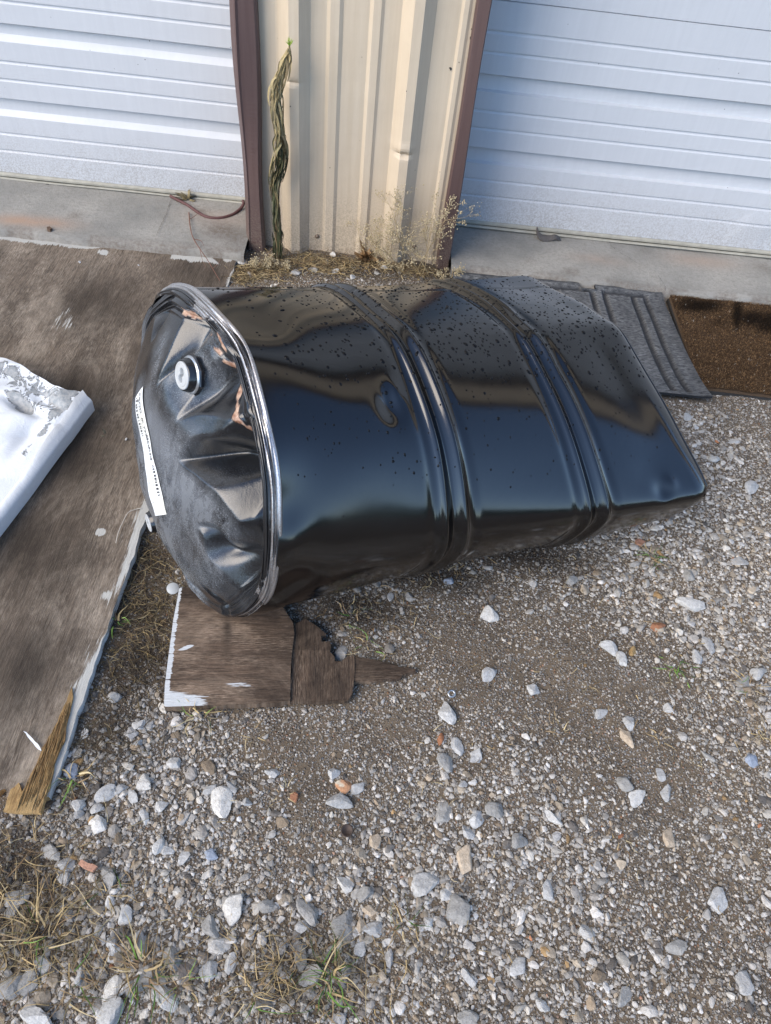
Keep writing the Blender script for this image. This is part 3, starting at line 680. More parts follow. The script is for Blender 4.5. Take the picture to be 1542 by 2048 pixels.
def patch(A, B, C, D, nu, nv):
    """bilinear patch A(u0v0) B(u1v0) C(u1v1) D(u0v1)"""
    u, v = np.meshgrid(np.linspace(0, 1, nu), np.linspace(0, 1, nv), indexing='ij'); u = u[..., None]; v = v[..., None]
    return A*(1-u)*(1-v)+B*u*(1-v)+C*u*v+D*(1-u)*v, u[..., 0], v[..., 0]
# large sheet: right edge runs from the wall to the lower left of the picture
PA = g(477, 505, .014); PB = g(88, 1622, .014); PT = g(0, 452, .014); tdir = nz(PT-PA)
PBt = g(0, 1616, .014); bdir = nz(PBt-PB)
PW = 1.25; PD = PA+tdir*PW; PC = PB+nz(tdir*.6+bdir*.4)*PW
print('ply', PA, PB, np.linalg.norm(PA-PB), tdir, bdir)
P, u, v = patch(PA, PB, PC, PD, 420, 300)
Lp = np.linalg.norm(PA-PB)
pn, pn2 = Noise(81, 3), Noise(82, 30)
P[..., 2] += .003*pn(P[..., 0], P[..., 1])+.0006*pn2(P[..., 0], P[..., 1])
e1 = .0008*Noise(83, 30)(u[:, :1]*Lp, u[:, :1]*0)+.0008*Noise(84, 90)(u[:, :1]*Lp, u[:, :1]*0)
vd = v*PW
P[..., :2] += (np.exp(-vd/.01)*e1)[..., None]*tdir[:2]
# bottom end: splintered, ragged
ud = (1-u)*Lp
rg = .012*np.abs(Noise(85, 120)(vd, vd*0))+.01*np.abs(Noise(86, 40)(vd, vd*0))
P[..., :2] += (np.exp(-ud/.02)*rg)[..., None]*nz(PA-PB)[:2]
col = np.zeros(P.shape); pw = .009+.005*Noise(87, 4)(u*Lp, u*0)+.007*sm(.35, .75, u)
col[..., 0] = .92*np.clip(1-vd/np.clip(pw*2.6, .004, 1), 0, 1)*(.75+.30*Noise(88, 25)(u*Lp*.5, vd))*sm(.01, .3, u+.1)
col[..., 0] = np.maximum(col[..., 0], .72*np.exp(-((u*Lp-.045)/.03)**2)*(Noise(89, 10)(u*Lp, vd) > .1)*(vd < .9))     # white flecks along the top end
def spot(px, py, r, w, ch):
    q = g(px, py, .016); col[..., ch] = np.maximum(col[..., ch], w*np.exp(-((P[..., 0]-q[0])**2+(P[..., 1]-q[1])**2)/r**2))
spot(200, 1063, .012, .9, 0); spot(215, 1190, .02, .62, 0); spot(205, 500, .02, .85, 0); spot(455, 515, .02, .8, 0)
spot(130, 640, .10, .40, 0)
for q in ((200, 600, .14), (380, 540, .12), (60, 1090, .14), (140, 900, .16), (30, 1330, .10), (150, 780, .1)): spot(*q[:2], q[2], .95, 1)
uv = np.stack([u*Lp, vd], -1)
ply = empty('plywood_sheet', tuple((PA+PB)/2*[1, 1, 0]), 'large weathered dark brown plywood sheet with peeling white edge left of the drum', 'plywood')
V = P.reshape(-1, 3); Fq = gridf(420, 300)
me = mesh('face_veneer', V, Fq, True, col=col.reshape(-1, 3), uv=uv.reshape(-1, 2)); link('face_veneer', me, M_PLY, ply)
def skirt(E, z0, uvy=.0): 
    n = len(E); lo = E.copy(); lo[:, 2] = z0; L = np.concatenate([[0], np.cumsum(np.linalg.norm(np.diff(E, axis=0), axis=1))]); V = np.concatenate([E-[0, 0, .0003], lo]); j = np.arange(n-1)
    return V, np.stack([j, j+1, n+j+1, n+j], 1), np.concatenate([np.stack([L, L*0], 1), np.stack([L, L*0+.015], 1)])
for nm, E, c in (('painted_edge', P[:, 0], .62), ('broken_end', P[-1], 0.)):
    V, Fq, q = skirt(E, -.004); cc = np.zeros((len(V), 3)); cc[:, 0] = c; cc[:, 2] = 0 if c else .7
    link(nm, mesh(nm, V, Fq, False, col=cc, uv=q), M_PLYE if c else M_YEL, ply)
# yellow splintered strip
zz = lambda a, b: (a/2.9654, 1100+b/2.9654)
spl = [zz(*q) for q in ((425, 815), (432, 870), (412, 960), (398, 1010), (388, 1080), (383, 1130), (352, 1190), (330, 1240), (318, 1300), (300, 1380), (270, 1470), (240, 1562), (190, 1556), (120, 1560), (60, 1552), (18, 1548), (40, 1480), (62, 1418), (85, 1405), (110, 1378), (128, 1435), (150, 1400), (180, 1330), (210, 1280), (232, 1225), (250, 1170), (285, 1110), (320, 1050), (350, 985), (380, 920), (402, 868))]
SPW = np.array([g(a, b, .019) for a, b in spl]); gdir = nz((PB-PA)*[1, 1, 0]); gper = np.array([-gdir[1], gdir[0], 0])
def wood_uv(V): return np.stack([V@gdir, V@gper], 1)
def slab_obj(name, poly, z0, z1, mat, parent, jag=.0012, col=None, seg=.008):
    V, Fc = poly_slab(poly, z0, z1, jag, seg); o = link(name, mesh(name, V, Fc, False, col=np.broadcast_to(col if col is not None else [0, 0, 0], (len(V), 3)), uv=wood_uv(V)), mat, parent); return o
slab_obj('splintered_ply', SPW, .010, .0185, M_YEL, ply, .0010)
# splinters inside the broken strip
sp = []
for i in range(240):
    a = RNG.uniform(0, 1); b = RNG.uniform(0, 1); c0 = g(*zz(410, 900), .02)*(1-a)+g(*zz(180, 1540), .02)*a; w = .004+.05*a
    c = c0+gper*(b-.5)*w*1.1; L = RNG.uniform(.012, .06)
    ce_ = c+gdir*L
    if not (inpoly(np.array([c[0]]), np.array([c[1]]), SPW)[0] and inpoly(np.array([ce_[0]]), np.array([ce_[1]]), SPW)[0]): continue
    V, Fq = tube([c, c+gdir*L*.5+[0, 0, RNG.uniform(0, .002)], c+gdir*L], [.0003, RNG.uniform(.0006, .0018), .0004], 4, False); V[:, 2] = .0185+(V[:, 2]-.02)*1.+.0006; sp.append((V, Fq, (0, RNG.uniform(0, .6), 0)))
V, Fq, c = join(sp); link('splinters', mesh('splinters', V, Fq, False, col=c, uv=wood_uv(V)), M_YEL, ply, kind='stuff')

# scrap of plywood under the head of the drum
zs_ = lambda a, b: (300+a/2.57, 1100+b/2.57)
left = [zs_(*q) for q in ((150, 195), (250, 190), (420, 190), (600, 215), (690, 300), (735, 372), (742, 430), (733, 500), (727, 560), (722, 640), (720, 772), (600, 785), (450, 792), (250, 800), (72, 806), (76, 700), (88, 600), (105, 470), (120, 360), (138, 270))]
right = [zs_(*q) for q in ((740, 380), (800, 350), (870, 400), (905, 430), (880, 440), (882, 470), (925, 465), (930, 500), (925, 520), (948, 545), (950, 570), (985, 572), (1010, 548), (1050, 540), (1053, 600), (1048, 680), (1040, 740), (1020, 768), (850, 778), (724, 776), (726, 650), (730, 560))]
tip = [zs_(*q) for q in ((1050, 545), (1120, 555), (1200, 575), (1290, 602), (1362, 610), (1368, 622), (1300, 640), (1290, 655), (1180, 668), (1050, 676))]
gz = .016
scrap = empty('plywood_scrap', tuple(g(480, 1300)*[1, 1, 0]), 'broken scrap of dark plywood with a white painted corner under the drum head', 'wood scrap')
SL = np.array([g(a, b, gz) for a, b in left]); SRt = np.array([g(a, b, .010) for a, b in right]); ST = np.array([g(a, b, .008) for a, b in tip])
sdir = nz((g(700, 1402)-g(330, 1408))*[1, 1, 0]); sper = np.array([-sdir[1], sdir[0], 0])
def dense_top(poly, z, fcol, step=.0019, rot=0):
    """regular grid clipped to the polygon -> top face with vertex colours"""
    x0, y0 = poly[:, 0].min(), poly[:, 1].min(); x1, y1 = poly[:, 0].max(), poly[:, 1].max()
    X = np.arange(x0-step, x1+2*step, step); Y = np.arange(y0-step, y1+2*step, step); A, B = np.meshgrid(X, Y, indexing='ij')
    Fq = gridf(len(X), len(Y)); V = np.stack([A, B, A*0+z], -1).reshape(-1, 3)
    ins = inpoly(V[:, 0], V[:, 1], poly); Fq = Fq[ins[Fq].all(1)]; used = np.unique(Fq); mp = -np.ones(len(V), int); mp[used] = np.arange(len(used)); V = V[used]
    Fq = mp[Fq]; cnt = np.bincount(Fq.ravel(), minlength=len(V))
    for i in np.flatnonzero(cnt < 4):                    # pull the rim of the grid onto the outline
        p = V[i, :2]; a = poly[:, :2]; b = np.roll(a, -1, 0); ab = b-a; t = np.clip(((p-a)*ab).sum(1)/((ab**2).sum(1)+1e-12), 0, 1); q = a+ab*t[:, None]; V[i, :2] = q[((q-p)**2).sum(1).argmin()]
    return V, Fq, fcol(V)
def scol(V):
    c = np.zeros((len(V), 3)); I = pr(V); x, y = I[:, 0], I[:, 1]
    d = np.clip(1-(x-(358-.118*(y-1178))-2)/9, 0, 1); c[:, 0] = .66*d
    c[:, 0] = np.maximum(c[:, 0], .95*sm(1366, 1402, y+(340-x)*.10)*sm(500, 330, x)); c[:, 0] = np.maximum(c[:, 0], .47*np.exp(-((x-480)/60)**2-((y-1368)/13)**2))
    c[:, 0] = np.maximum(c[:, 0], .95*np.exp(-((x-373)/17)**2-((y-1295+(x-373)*.28)/4.5)**2))
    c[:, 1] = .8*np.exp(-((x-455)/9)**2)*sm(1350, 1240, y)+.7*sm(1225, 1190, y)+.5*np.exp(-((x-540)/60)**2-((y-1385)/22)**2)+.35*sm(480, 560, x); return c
def suv(V, rot=False): return np.stack([V@sper, V@sdir], 1) if rot else np.stack([V@sdir, V@sper], 1)
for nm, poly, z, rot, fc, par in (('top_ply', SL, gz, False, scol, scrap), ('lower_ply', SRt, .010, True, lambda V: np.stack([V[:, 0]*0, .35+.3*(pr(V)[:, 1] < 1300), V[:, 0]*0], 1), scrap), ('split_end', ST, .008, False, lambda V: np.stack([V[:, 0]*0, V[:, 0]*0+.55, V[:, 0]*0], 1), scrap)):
    Vt, Ft, ct_ = dense_top(poly, z, fc); Vt[:, 2] += .0009*Noise(91, 22)(Vt[:, 0], Vt[:, 1])+.0008*Noise(92, 90)(Vt@sper*.2, Vt@sdir) if rot else .0009*Noise(91, 22)(Vt[:, 0], Vt[:, 1])
    Vb, Fb = poly_slab(poly, -.004, z-.0025, .0009, .006); Vb[:, :2] = Vb[:, :2]
    Vt2 = np.concatenate([Vt, Vb]); F4 = np.concatenate([Ft, np.concatenate([Fb, Fb[:, 2:]], 1)+len(Vt)])
    me = bpy.data.meshes.new(nm); Fl = [list(f) for f in Ft]+[list(f+len(Vt)) for f in Fb]
    cc = np.concatenate([ct_, np.tile([0., .2, 0], (len(Vb), 1))])
    link(nm, mesh(nm, Vt2, Fl, False, col=cc, uv=suv(Vt2, rot)), M_SCR, par)

# ---------------------------------------------------------------- WHITE DENTED METAL SHEET
wz = .055
wm_ = Mt('peeling_white_paint_metal'); co = wm_.co(); at = wm_.n('ShaderNodeSeparateColor'); wm_.put(at.inputs[0], wm_.attr()); k1 = wm_.noise(co, 22, 8, .72, 1.6); k2 = wm_.noise(co, 110, 4, .7)
peel = wm_.ramp(wm_.math('ADD', at.outputs[0], wm_.math('MULTIPLY', wm_.math('SUBTRACT', k1, .5), 1.5)), [(.50, 0), (.53, 1)])
wm_.set(Base_Color=wm_.mix(peel, wm_.mix(k2, (.62, .65, .67), (.74, .76, .78)), wm_.mix(wm_.ramp(k2, [(.4, 0), (.6, 1)]), (.24, .26, .27), (.38, .38, .37))), Roughness=wm_.math('ADD', .38, wm_.math('MULTIPLY', peel, .2)), Specular_IOR_Level=.5); wm_.bump(peel, .0015); wm_.bump(k1, .004, .5)
WA = g(160, 806, wz); WB = g(-260, 1330, wz); WD = g(-30, 705, wz); WC = WB+(WD-WA)*1.6; 
nu, nv = 260, 200; P, u, v = patch(WA, WB, WC, WD, nu, nv)
LWm = np.linalg.norm(WA-WB); us = u*LWm; vs = v*np.linalg.norm(WA-WD)
wn, wn2 = Noise(95, 9), Noise(96, 24)
P[..., 2] += .006*wn(P[..., 0], P[..., 1])+.007*np.abs(Noise(97, 16)(P[..., 0], P[..., 1]))*np.exp(-(us/.22))-.004*np.abs(Noise(98, 34)(P[..., 0], P[..., 1]))*np.exp(-(us/.12))+.010*(1-np.abs(wn2(P[..., 0], P[..., 1])))*np.exp(-(us/.10))+.018*np.exp(-((us-.02)/.05)**2-((vs-.05)/.04)**2)*wn(P[..., 0]*2, P[..., 1]*2)
P[..., 2] -= .026*np.exp(-((us-.09)/.016)**2-((vs-.10)/.05)**2)+.014*np.exp(-((us-.05)/.012)**2-((vs-.045)/.03)**2)+.012*np.exp(-((us-.16)/.06)**2-((vs-.045)/.018)**2)
P[..., :2] += (np.exp(-us/.015)*(.010*wn2(vs*1.3, vs*0)+.006*wn(vs*3, vs*0)))[..., None]*nz(WB-WA)[:2]
col = np.zeros(P.shape)
col[..., 0] = np.clip(.42*np.exp(-((us-.03)/.045)**2)+.45*np.exp(-((vs-.02)/.012)**2)*sm(.30, .1, us)+.55*np.exp(-((us-.085)/.02)**2-((vs-.11)/.05)**2)+.5*np.exp(-((us-.22)/.02)**2-((vs-.12)/.02)**2)+.13, 0, 1)
pan = empty('dented_metal_sheet', tuple(WA*[1, 1, 0]), 'crumpled white painted metal sheet with peeling corner lying on the plywood', 'metal sheet')
link('painted_face', mesh('painted_face', P.reshape(-1, 3), gridf(nu, nv), True, col=col.reshape(-1, 3)), wm_.m, pan)
# folded flange along the lower right edge and a ragged short edge
E = P[:, 0].copy(); out = -nz((WD-WA)*[1, 1, 0]); lip = []
for k_, (o, dz) in enumerate([(0, 0), (.002, .003), (.012, .0025), (.022, -.002), (.025, -.008), (.0245, -.036)]):
    q = E.copy()+out*o; q[:, 2] = q[:, 2]*.35+wz*.65+dz if k_ > 1 else q[:, 2]+dz; 
    q += (np.exp(-us[:, 0]/.02)*.008)[:, None]*np.array([.3, .2, .5]); lip.append(q)
Vl = np.stack(lip, 1); cl = np.zeros(Vl.shape); cl[..., 0] = .04
link('folded_flange', mesh('folded_flange', Vl.reshape(-1, 3), gridf(nu, 6), True, col=cl.reshape(-1, 3)), wm_.m, pan)
E = P[0].copy(); V, Fq, q = skirt(E, .018); cc = np.full((len(V), 3), .35); link('torn_edge', mesh('torn_edge', V, Fq, True, col=cc), wm_.m, pan)

# ---------------------------------------------------------------- RUBBER MAT
rm = Mt('dusty_black_rubber'); co = rm.co(); at = rm.n('ShaderNodeSeparateColor'); rm.put(at.inputs[0], rm.attr()); m1 = rm.noise(rm.co('Object', (70, 200, 60), (0, 0, .5)), 1, 5, .7); m2 = rm.noise(co, 14, 5, .6)
dst = rm.math('MULTIPLY', rm.ramp(m1, [(.38, .15), (.62, 1)]), rm.math('MULTIPLY', rm.ramp(m2, [(.3, .45), (.65, 1)]), at.outputs[0]))
rm.set(Base_Color=rm.mix(dst, (.022, .023, .026), (.20, .20, .195)), Roughness=.75, Specular_IOR_Level=.3); rm.bump(m1, .0012)
tl, tr = (905, 548), (1322, 582)
rc = smooth_line([g(1322, 583, .022), g(1342, 640, .012), g(1366, 705, .01), g(1396, 765, .01), g(1421, 801, .01)], 120)
lc = rc+(g(905, 545, .022)-g(1322, 583, .022)); lc[:, 2] = .01
lc = lc+np.linspace(0, 1, 120)[:, None]**2*np.array([-.02, .04, 0])
nu = 330; P = np.array([lc*(1-t)+rc*t for t in np.linspace(0, 1, nu)]); u = np.linspace(0, 1, nu)[:, None]; v = np.linspace(0, 1, 120)[None]
Lm = np.linalg.norm(lc[0]-rc[0]); Wm = np.linalg.norm(rc[0]-rc[-1]); U = u*Lm+0*v; Vv = v*Wm+0*u
topcut = np.where((U > Lm-.262) & (U < Lm-.215), .028, 0)
P[..., :2] += (np.exp(-(Vv/.02)**2)*topcut)[..., None]*nz(rc[-1]-rc[0])[:2]
h = np.zeros(U.shape); groove = lambda x, c, w: np.exp(-((x-c)/w)**4)
gr = 0
for c in (.055, .095, .185, .225, .335, .375, .47, .51, .60, .64):
    gr = np.maximum(gr, groove(U, Lm-c, .0075)*sm(.018, .026, Vv)*sm(Wm-.02, Wm-.028, Vv))
for c1, c2 in ((.055, .185), (.225, .375), (.51, .64)):
    gr = np.maximum(gr, groove(Vv, .024, .006)*((U > Lm-c2) & (U < Lm-c1)))
P[..., 2] = .014-.0085*gr+.004*Noise(101, 6)(P[..., 0], P[..., 1])+.010*np.exp(-(Vv/.03)**2)+.004*np.exp(-((U-Lm)/.02)**2)
col = np.zeros(P.shape); col[..., 0] = (1-.85*gr)*sm(0, .02, Vv+.006)*(.55+.45*sm(0, .03, Lm-U))
V = P.reshape(-1, 3); Fq = gridf(nu, 120)
bd = np.concatenate([P[:, 0], P[-1, 1:], P[::-1, -1][1:], P[0, ::-1][1:-1]]); n = len(bd); lo = bd.copy(); lo[:, 2] -= .008; j = np.arange(n)
Vs = np.concatenate([V, bd, lo]); Fs = np.concatenate([Fq, np.stack([j, (j+1) % n, n+(j+1) % n, n+j], 1)+len(V)]); cs = np.concatenate([col.reshape(-1, 3), np.zeros((2*n, 3))])
me = mesh('rubber_mat', Vs, Fs, True, col=cs); o = link('rubber_mat', me, rm.m, label='dusty black ribbed rubber mat lying on the gravel behind the drum', cat='mat'); center(o)

# ---------------------------------------------------------------- COIR DOORMAT
cA, cB, cC, cD = g(1341, 585, .024), g(1700, 626, .024), g(1760, 815, .02), g(1400, 771, .02)
P, u, v = patch(cA, cB, cC, cD, 200, 130); Lc = np.linalg.norm(cA-cB); P[..., 2] = .020+.002*Noise(111, 14)(P[..., 0], P[..., 1])*.4-.0015
P[..., :2] += .0025*np.exp(-(np.minimum(v, 1-v)*.4/.006)**2)[..., None]*Noise(112, 60)(P[..., 0], P[..., 1])[..., None]*[0, 1]
def coirdark(x, y):      # pixel-picked stains (dark worn letters of an old print)
    I = pr(np.stack([x, y, x*0+.02], -1)); X, Y = I[..., 0], I[..., 1]; d = 0
    for a, b, sa, sb, w in ((1400, 607, 40, 11, 1.), (1475, 625, 10, 26, .8), (1505, 632, 26, 14, .9), (1540, 640, 30, 20, .9), (1440, 640, 12, 8, .4), (1380, 600, 20, 8, .7)):
        d = np.maximum(d, min(1., w*1.25)*np.exp(-(((X-a)/(sa*1.25))**2+((Y-b-5)/(sb*1.2))**2)**2)*.92)
    return d
dk = coirdark(P[..., 0], P[..., 1]); col = np.zeros(P.shape); col[...] = np.array([.060, .036, .020])*(1-.9*dk)[..., None]
M_COIR = tinted('coir_fibre', .9, 420, .002, .7, .15)
coir = empty('coir_doormat', tuple((cA+cC)/2*[1, 1, 0]), 'brown coir doormat with worn black print right of the rubber mat', 'doormat')
V = P.reshape(-1, 3); link('pile', mesh('pile', V, gridf(200, 130), True, col=col.reshape(-1, 3)), M_COIR, coir)
def blades(B, D, L, w, col, bend=.0, k=3, lat=0):
    """many thin ribbons at once: base B, direction D, length L, width w"""
    n = len(B); D = D/np.linalg.norm(D, axis=1)[:, None]; sd_ = np.cross(D, RNG.normal(size=(n, 3))); sd_ /= np.linalg.norm(sd_, axis=1)[:, None]
    t = np.linspace(0, 1, k); wd = (1-t)**.6; wd[-1] = .12
    bd = np.asarray(bend).reshape(-1, 1) if np.ndim(bend) == 1 else np.full((n, 1), bend)
    C = B[:, None]+D[:, None]*(L[:, None]*t)[..., None]+(bd*L[:, None]*t**2)[..., None]*np.array([0, 0, -1.])
    if lat: C = C+(np.cross(D, [0, 0, 1.])*(RNG.normal(size=(n, 1))*lat*L[:, None]))[:, None]*(t**2)[None, :, None]+(RNG.normal(size=(n, 1, 3))*.06*L[:, None, None])*np.sin(t*5)[None, :, None]
    V = np.stack([C-sd_[:, None]*(w[:, None]*wd)[..., None]/2, C+sd_[:, None]*(w[:, None]*wd)[..., None]/2], 2).reshape(-1, 3)
    i = np.arange(n)[:, None]*2*k+np.arange(k-1)[None]*2; Fq = np.stack([i, i+1, i+3, i+2], -1).reshape(-1, 4)
    return V, Fq, np.repeat(col, 2*k, axis=0)
nf = 42000; a, b = RNG.uniform(0, 1, nf), RNG.uniform(0, 1, nf); Bp = (cA*(1-a)[:, None]*(1-b)[:, None]+cB*a[:, None]*(1-b)[:, None]+cC*a[:, None]*b[:, None]+cD*(1-a)[:, None]*b[:, None])
Bp[:, 2] = .0195; Dd_ = RNG.normal(size=(nf, 3))*[.8, .8, .3]+[0, 0, .8]; dk = coirdark(Bp[:, 0], Bp[:, 1]); t_ = RNG.uniform(0, 1, nf)[:, None]
cc = (np.array([.07, .040, .020])*(1-t_)+np.array([.30, .185, .095])*t_**2)*(1-.93*dk)[:, None]*RNG.uniform(.6, 1.3, nf)[:, None]
cc[RNG.uniform(0, 1, nf) < .004] = (.5, .46, .40)
V, Fq, c = blades(Bp, Dd_, RNG.uniform(.004, .008, nf), RNG.uniform(.0008, .0015, nf), cc); link('fibres', mesh('fibres', V, Fq, False, col=c), M_COIR, coir, kind='stuff')
bd = np.array([cA, cB, cC, cD]); ctr_ = bd.mean(0); bd = ctr_+(bd-ctr_)*1.012; V, Fq = poly_slab(bd, -.006, .006); link('backing', mesh('backing', V, Fq), M_DARK, coir)
V, Fq = poly_slab(ctr_+(bd-ctr_)*.985, .006, .0135); link('pile_edge', mesh('pile_edge', V, Fq), simple('coir_side', (.10, .062, .034), .95, var=.7, sc=400, bump=.003), coir)

# ---------------------------------------------------------------- STONES
def rock_batch(sub, centers, rad, flat, cols, seed, cut=9):
    r = np.random.default_rng(seed); IV, IF = icos(sub); n = len(centers); nvt = len(IV)
    V = np.empty((n, nvt, 3), np.float32)
    for s0 in range(0, n, 4000):
        m = min(4000, n-s0); pn_ = r.normal(size=(m, cut, 3)); pn_ /= np.linalg.norm(pn_, axis=2)[..., None]; pd_ = r.uniform(.48, .86, (m, cut))
        dt = np.einsum('vk,mck->mvc', IV, pn_); q = np.where(dt > .05, pd_[:, None]/np.maximum(dt, .05), 9); q = np.minimum(q.min(2), 1.15)
        P = IV[None]*q[..., None]; sc_ = np.stack([r.uniform(.8, 1.35, m), r.uniform(.65, 1.0, m), np.full(m, 1.)*flat*r.uniform(.75, 1.15, m)], 1)
        P = P*sc_[:, None]; th = r.uniform(0, 6.28, m); ti = r.normal(size=m)*.25
        c, s = np.cos(ti), np.sin(ti); Y = P[..., 1]*c[:, None]-P[..., 2]*s[:, None]; Zq = P[..., 1]*s[:, None]+P[..., 2]*c[:, None]
        c, s = np.cos(th), np.sin(th); X2 = P[..., 0]*c[:, None]-Y*s[:, None]; Y2 = P[..., 0]*s[:, None]+Y*c[:, None]
        V[s0:s0+m] = np.stack([X2, Y2, Zq], -1)*rad[s0:s0+m, None, None]+centers[s0:s0+m, None]
    Fq = (IF[None]+(np.arange(n)*nvt)[:, None, None]).reshape(-1, 3)
    return V.reshape(-1, 3), Fq, np.repeat(cols, nvt, axis=0), nvt
PALS = np.array([(.375, .36, .335), (.475, .46, .435), (.27, .255, .235), (.44, .42, .38), (.33, .285, .225), (.13, .12, .11), (.27, .215, .155), (.37, .17, .09), (.30, .20, .10), (.46, .46, .455)])
PROB = np.array([.20, .18, .16, .15, .13, .10, .05, .002, .007, .04]); PROB /= PROB.sum()
def pick(n, r): 
    c = PALS[r.choice(len(PALS), n, p=PROB)]; return c*r.uniform(.68, 1.38, (n, 1))*np.array([1.03, 1, .96])
ms = Mt('limestone'); co = ms.co(); s1 = ms.noise(co, 130, 6, .7); s2 = ms.noise(co, 700, 3, .6)
ms.set(Base_Color=ms.mix(1., ms.attr(), ms.ramp(ms.math('ADD', ms.math('MULTIPLY', s1, .7), ms.math('MULTIPLY', s2, .3)), [(.34, .62), (.52, 1.), (.68, 1.28)]), 'MULTIPLY'), Roughness=.85, Specular_IOR_Level=.3); ms.bump(s1, .002); ms.bump(s2, .0006, .7)
M_STONE = ms.m
# where stones may lie: off the boards and mats
blk = [np.array([PA, PB, PC, PD]), SL, SRt, ST, np.array([rc[0], rc[60], rc[-1], lc[-1], lc[60], lc[0]]), np.array([cA, cB, cC, cD])]
def free(x, y, m=.0):
    ok = y < APY-.004
    ok |= (x > -.355) & (x < .17) & (y < YS-.035)
    for b_ in blk: ok &= ~inpoly(x, y, b_)
    return ok
blobs = []
for px, py, r, w in ((300, 1560, .22, 1.1), (230, 1700, .18, 1.), (420, 1900, .30, 1.2), (760, 1850, .14, 1.), (700, 1990, .25, 1.0), (1420, 1120, .30, 1.3), (1250, 1150, .2, 1.1), (1480, 1330, .16, .9), (1050, 1720, .18, .9), (1300, 1950, .3, .9), (950, 1500, .14, .6), (1000, 1200, .16, .5), (1440, 880, .25, 1.), (700, 1200, .1, .2), (880, 1380, .06, .5), (1500, 1700, .15, .3), (120, 1950, .25, .9),
                     (900, 1310, .16, -.35), (800, 1430, .18, -.45), (560, 1620, .16, -.6), (1150, 1450, .2, -.45), (1330, 1500, .16, -.4), (1250, 1680, .18, -.45), (270, 1250, .14, -.9), (600, 1730, .09, -.4)):
    q = g(px, py); blobs.append((q[0], q[1], r, w))
gn, gn2 = Noise(121, 7), Noise(122, 22)
def dens(x, y):
    d = .24+.16*gn(x, y)+.13*gn2(x, y)
    for bx, by, r, w in blobs: d = d+w*.55*np.exp(-((x-bx)**2+(y-by)**2)/r**2)
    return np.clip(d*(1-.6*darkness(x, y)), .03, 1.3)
def scatter(n, r, pw=1.):
    x = r.uniform(-1.45, 1.75, n*5); y = r.uniform(-.02, YS, n*5); d = dens(x, y)**pw
    hw = .62+.5*y; ok = (np.abs(x-.05) < hw+.18) & (r.uniform(0, 1.2, n*5) < d) & free(x, y); i = np.flatnonzero(ok)[:n]; return x[i], y[i]
r = np.random.default_rng(131)
def stones_stuff(name, n, r0, r1, sub, seed, pw, sink=.25, pwr=2.2):
    rr = np.random.default_rng(seed); x, y = scatter(n, rr, pw); n = len(x); rad = r0+(r1-r0)*rr.uniform(0, 1, n)**pwr
    C = np.stack([x, y, hz(x, y)+rad*(.5-sink)*.6], 1); c = pick(n, rr); fn = np.clip((.0042-rad)/.0025, 0, .6)[:, None]; c = c*(1-fn)+fn*np.array([.26, .230, .19])*rr.uniform(.3, 2.2, (n, 1))
    dk = darkness(x, y); c = c*(1-.62*dk)[:, None]  # gravel darkened over the same soil patches and painted drum shade
    V, Fq, cc, _ = rock_batch(sub, C, rad, .50, c, seed); print(name, n); return V, Fq, cc
parts = [stones_stuff('fine', 105000, .0013, .0034, 1, 1, .22), stones_stuff('small', 32000, .0030, .0064, 1, 2, 1.2), stones_stuff('medium', 2500, .0062, .0118, 2, 3, 2.3, pwr=2.4)]
off = 0; Vs, Fs, Cs = [], [], []
for V, Fq, c in parts: Vs.append(V); Fs.append(Fq+off); Cs.append(c); off += len(V)
link('gravel', mesh('gravel', np.concatenate(Vs), np.concatenate(Fs), False, col=np.concatenate(Cs)), M_STONE, label='loose grey limestone gravel covering the yard', cat='gravel', kind='stuff')

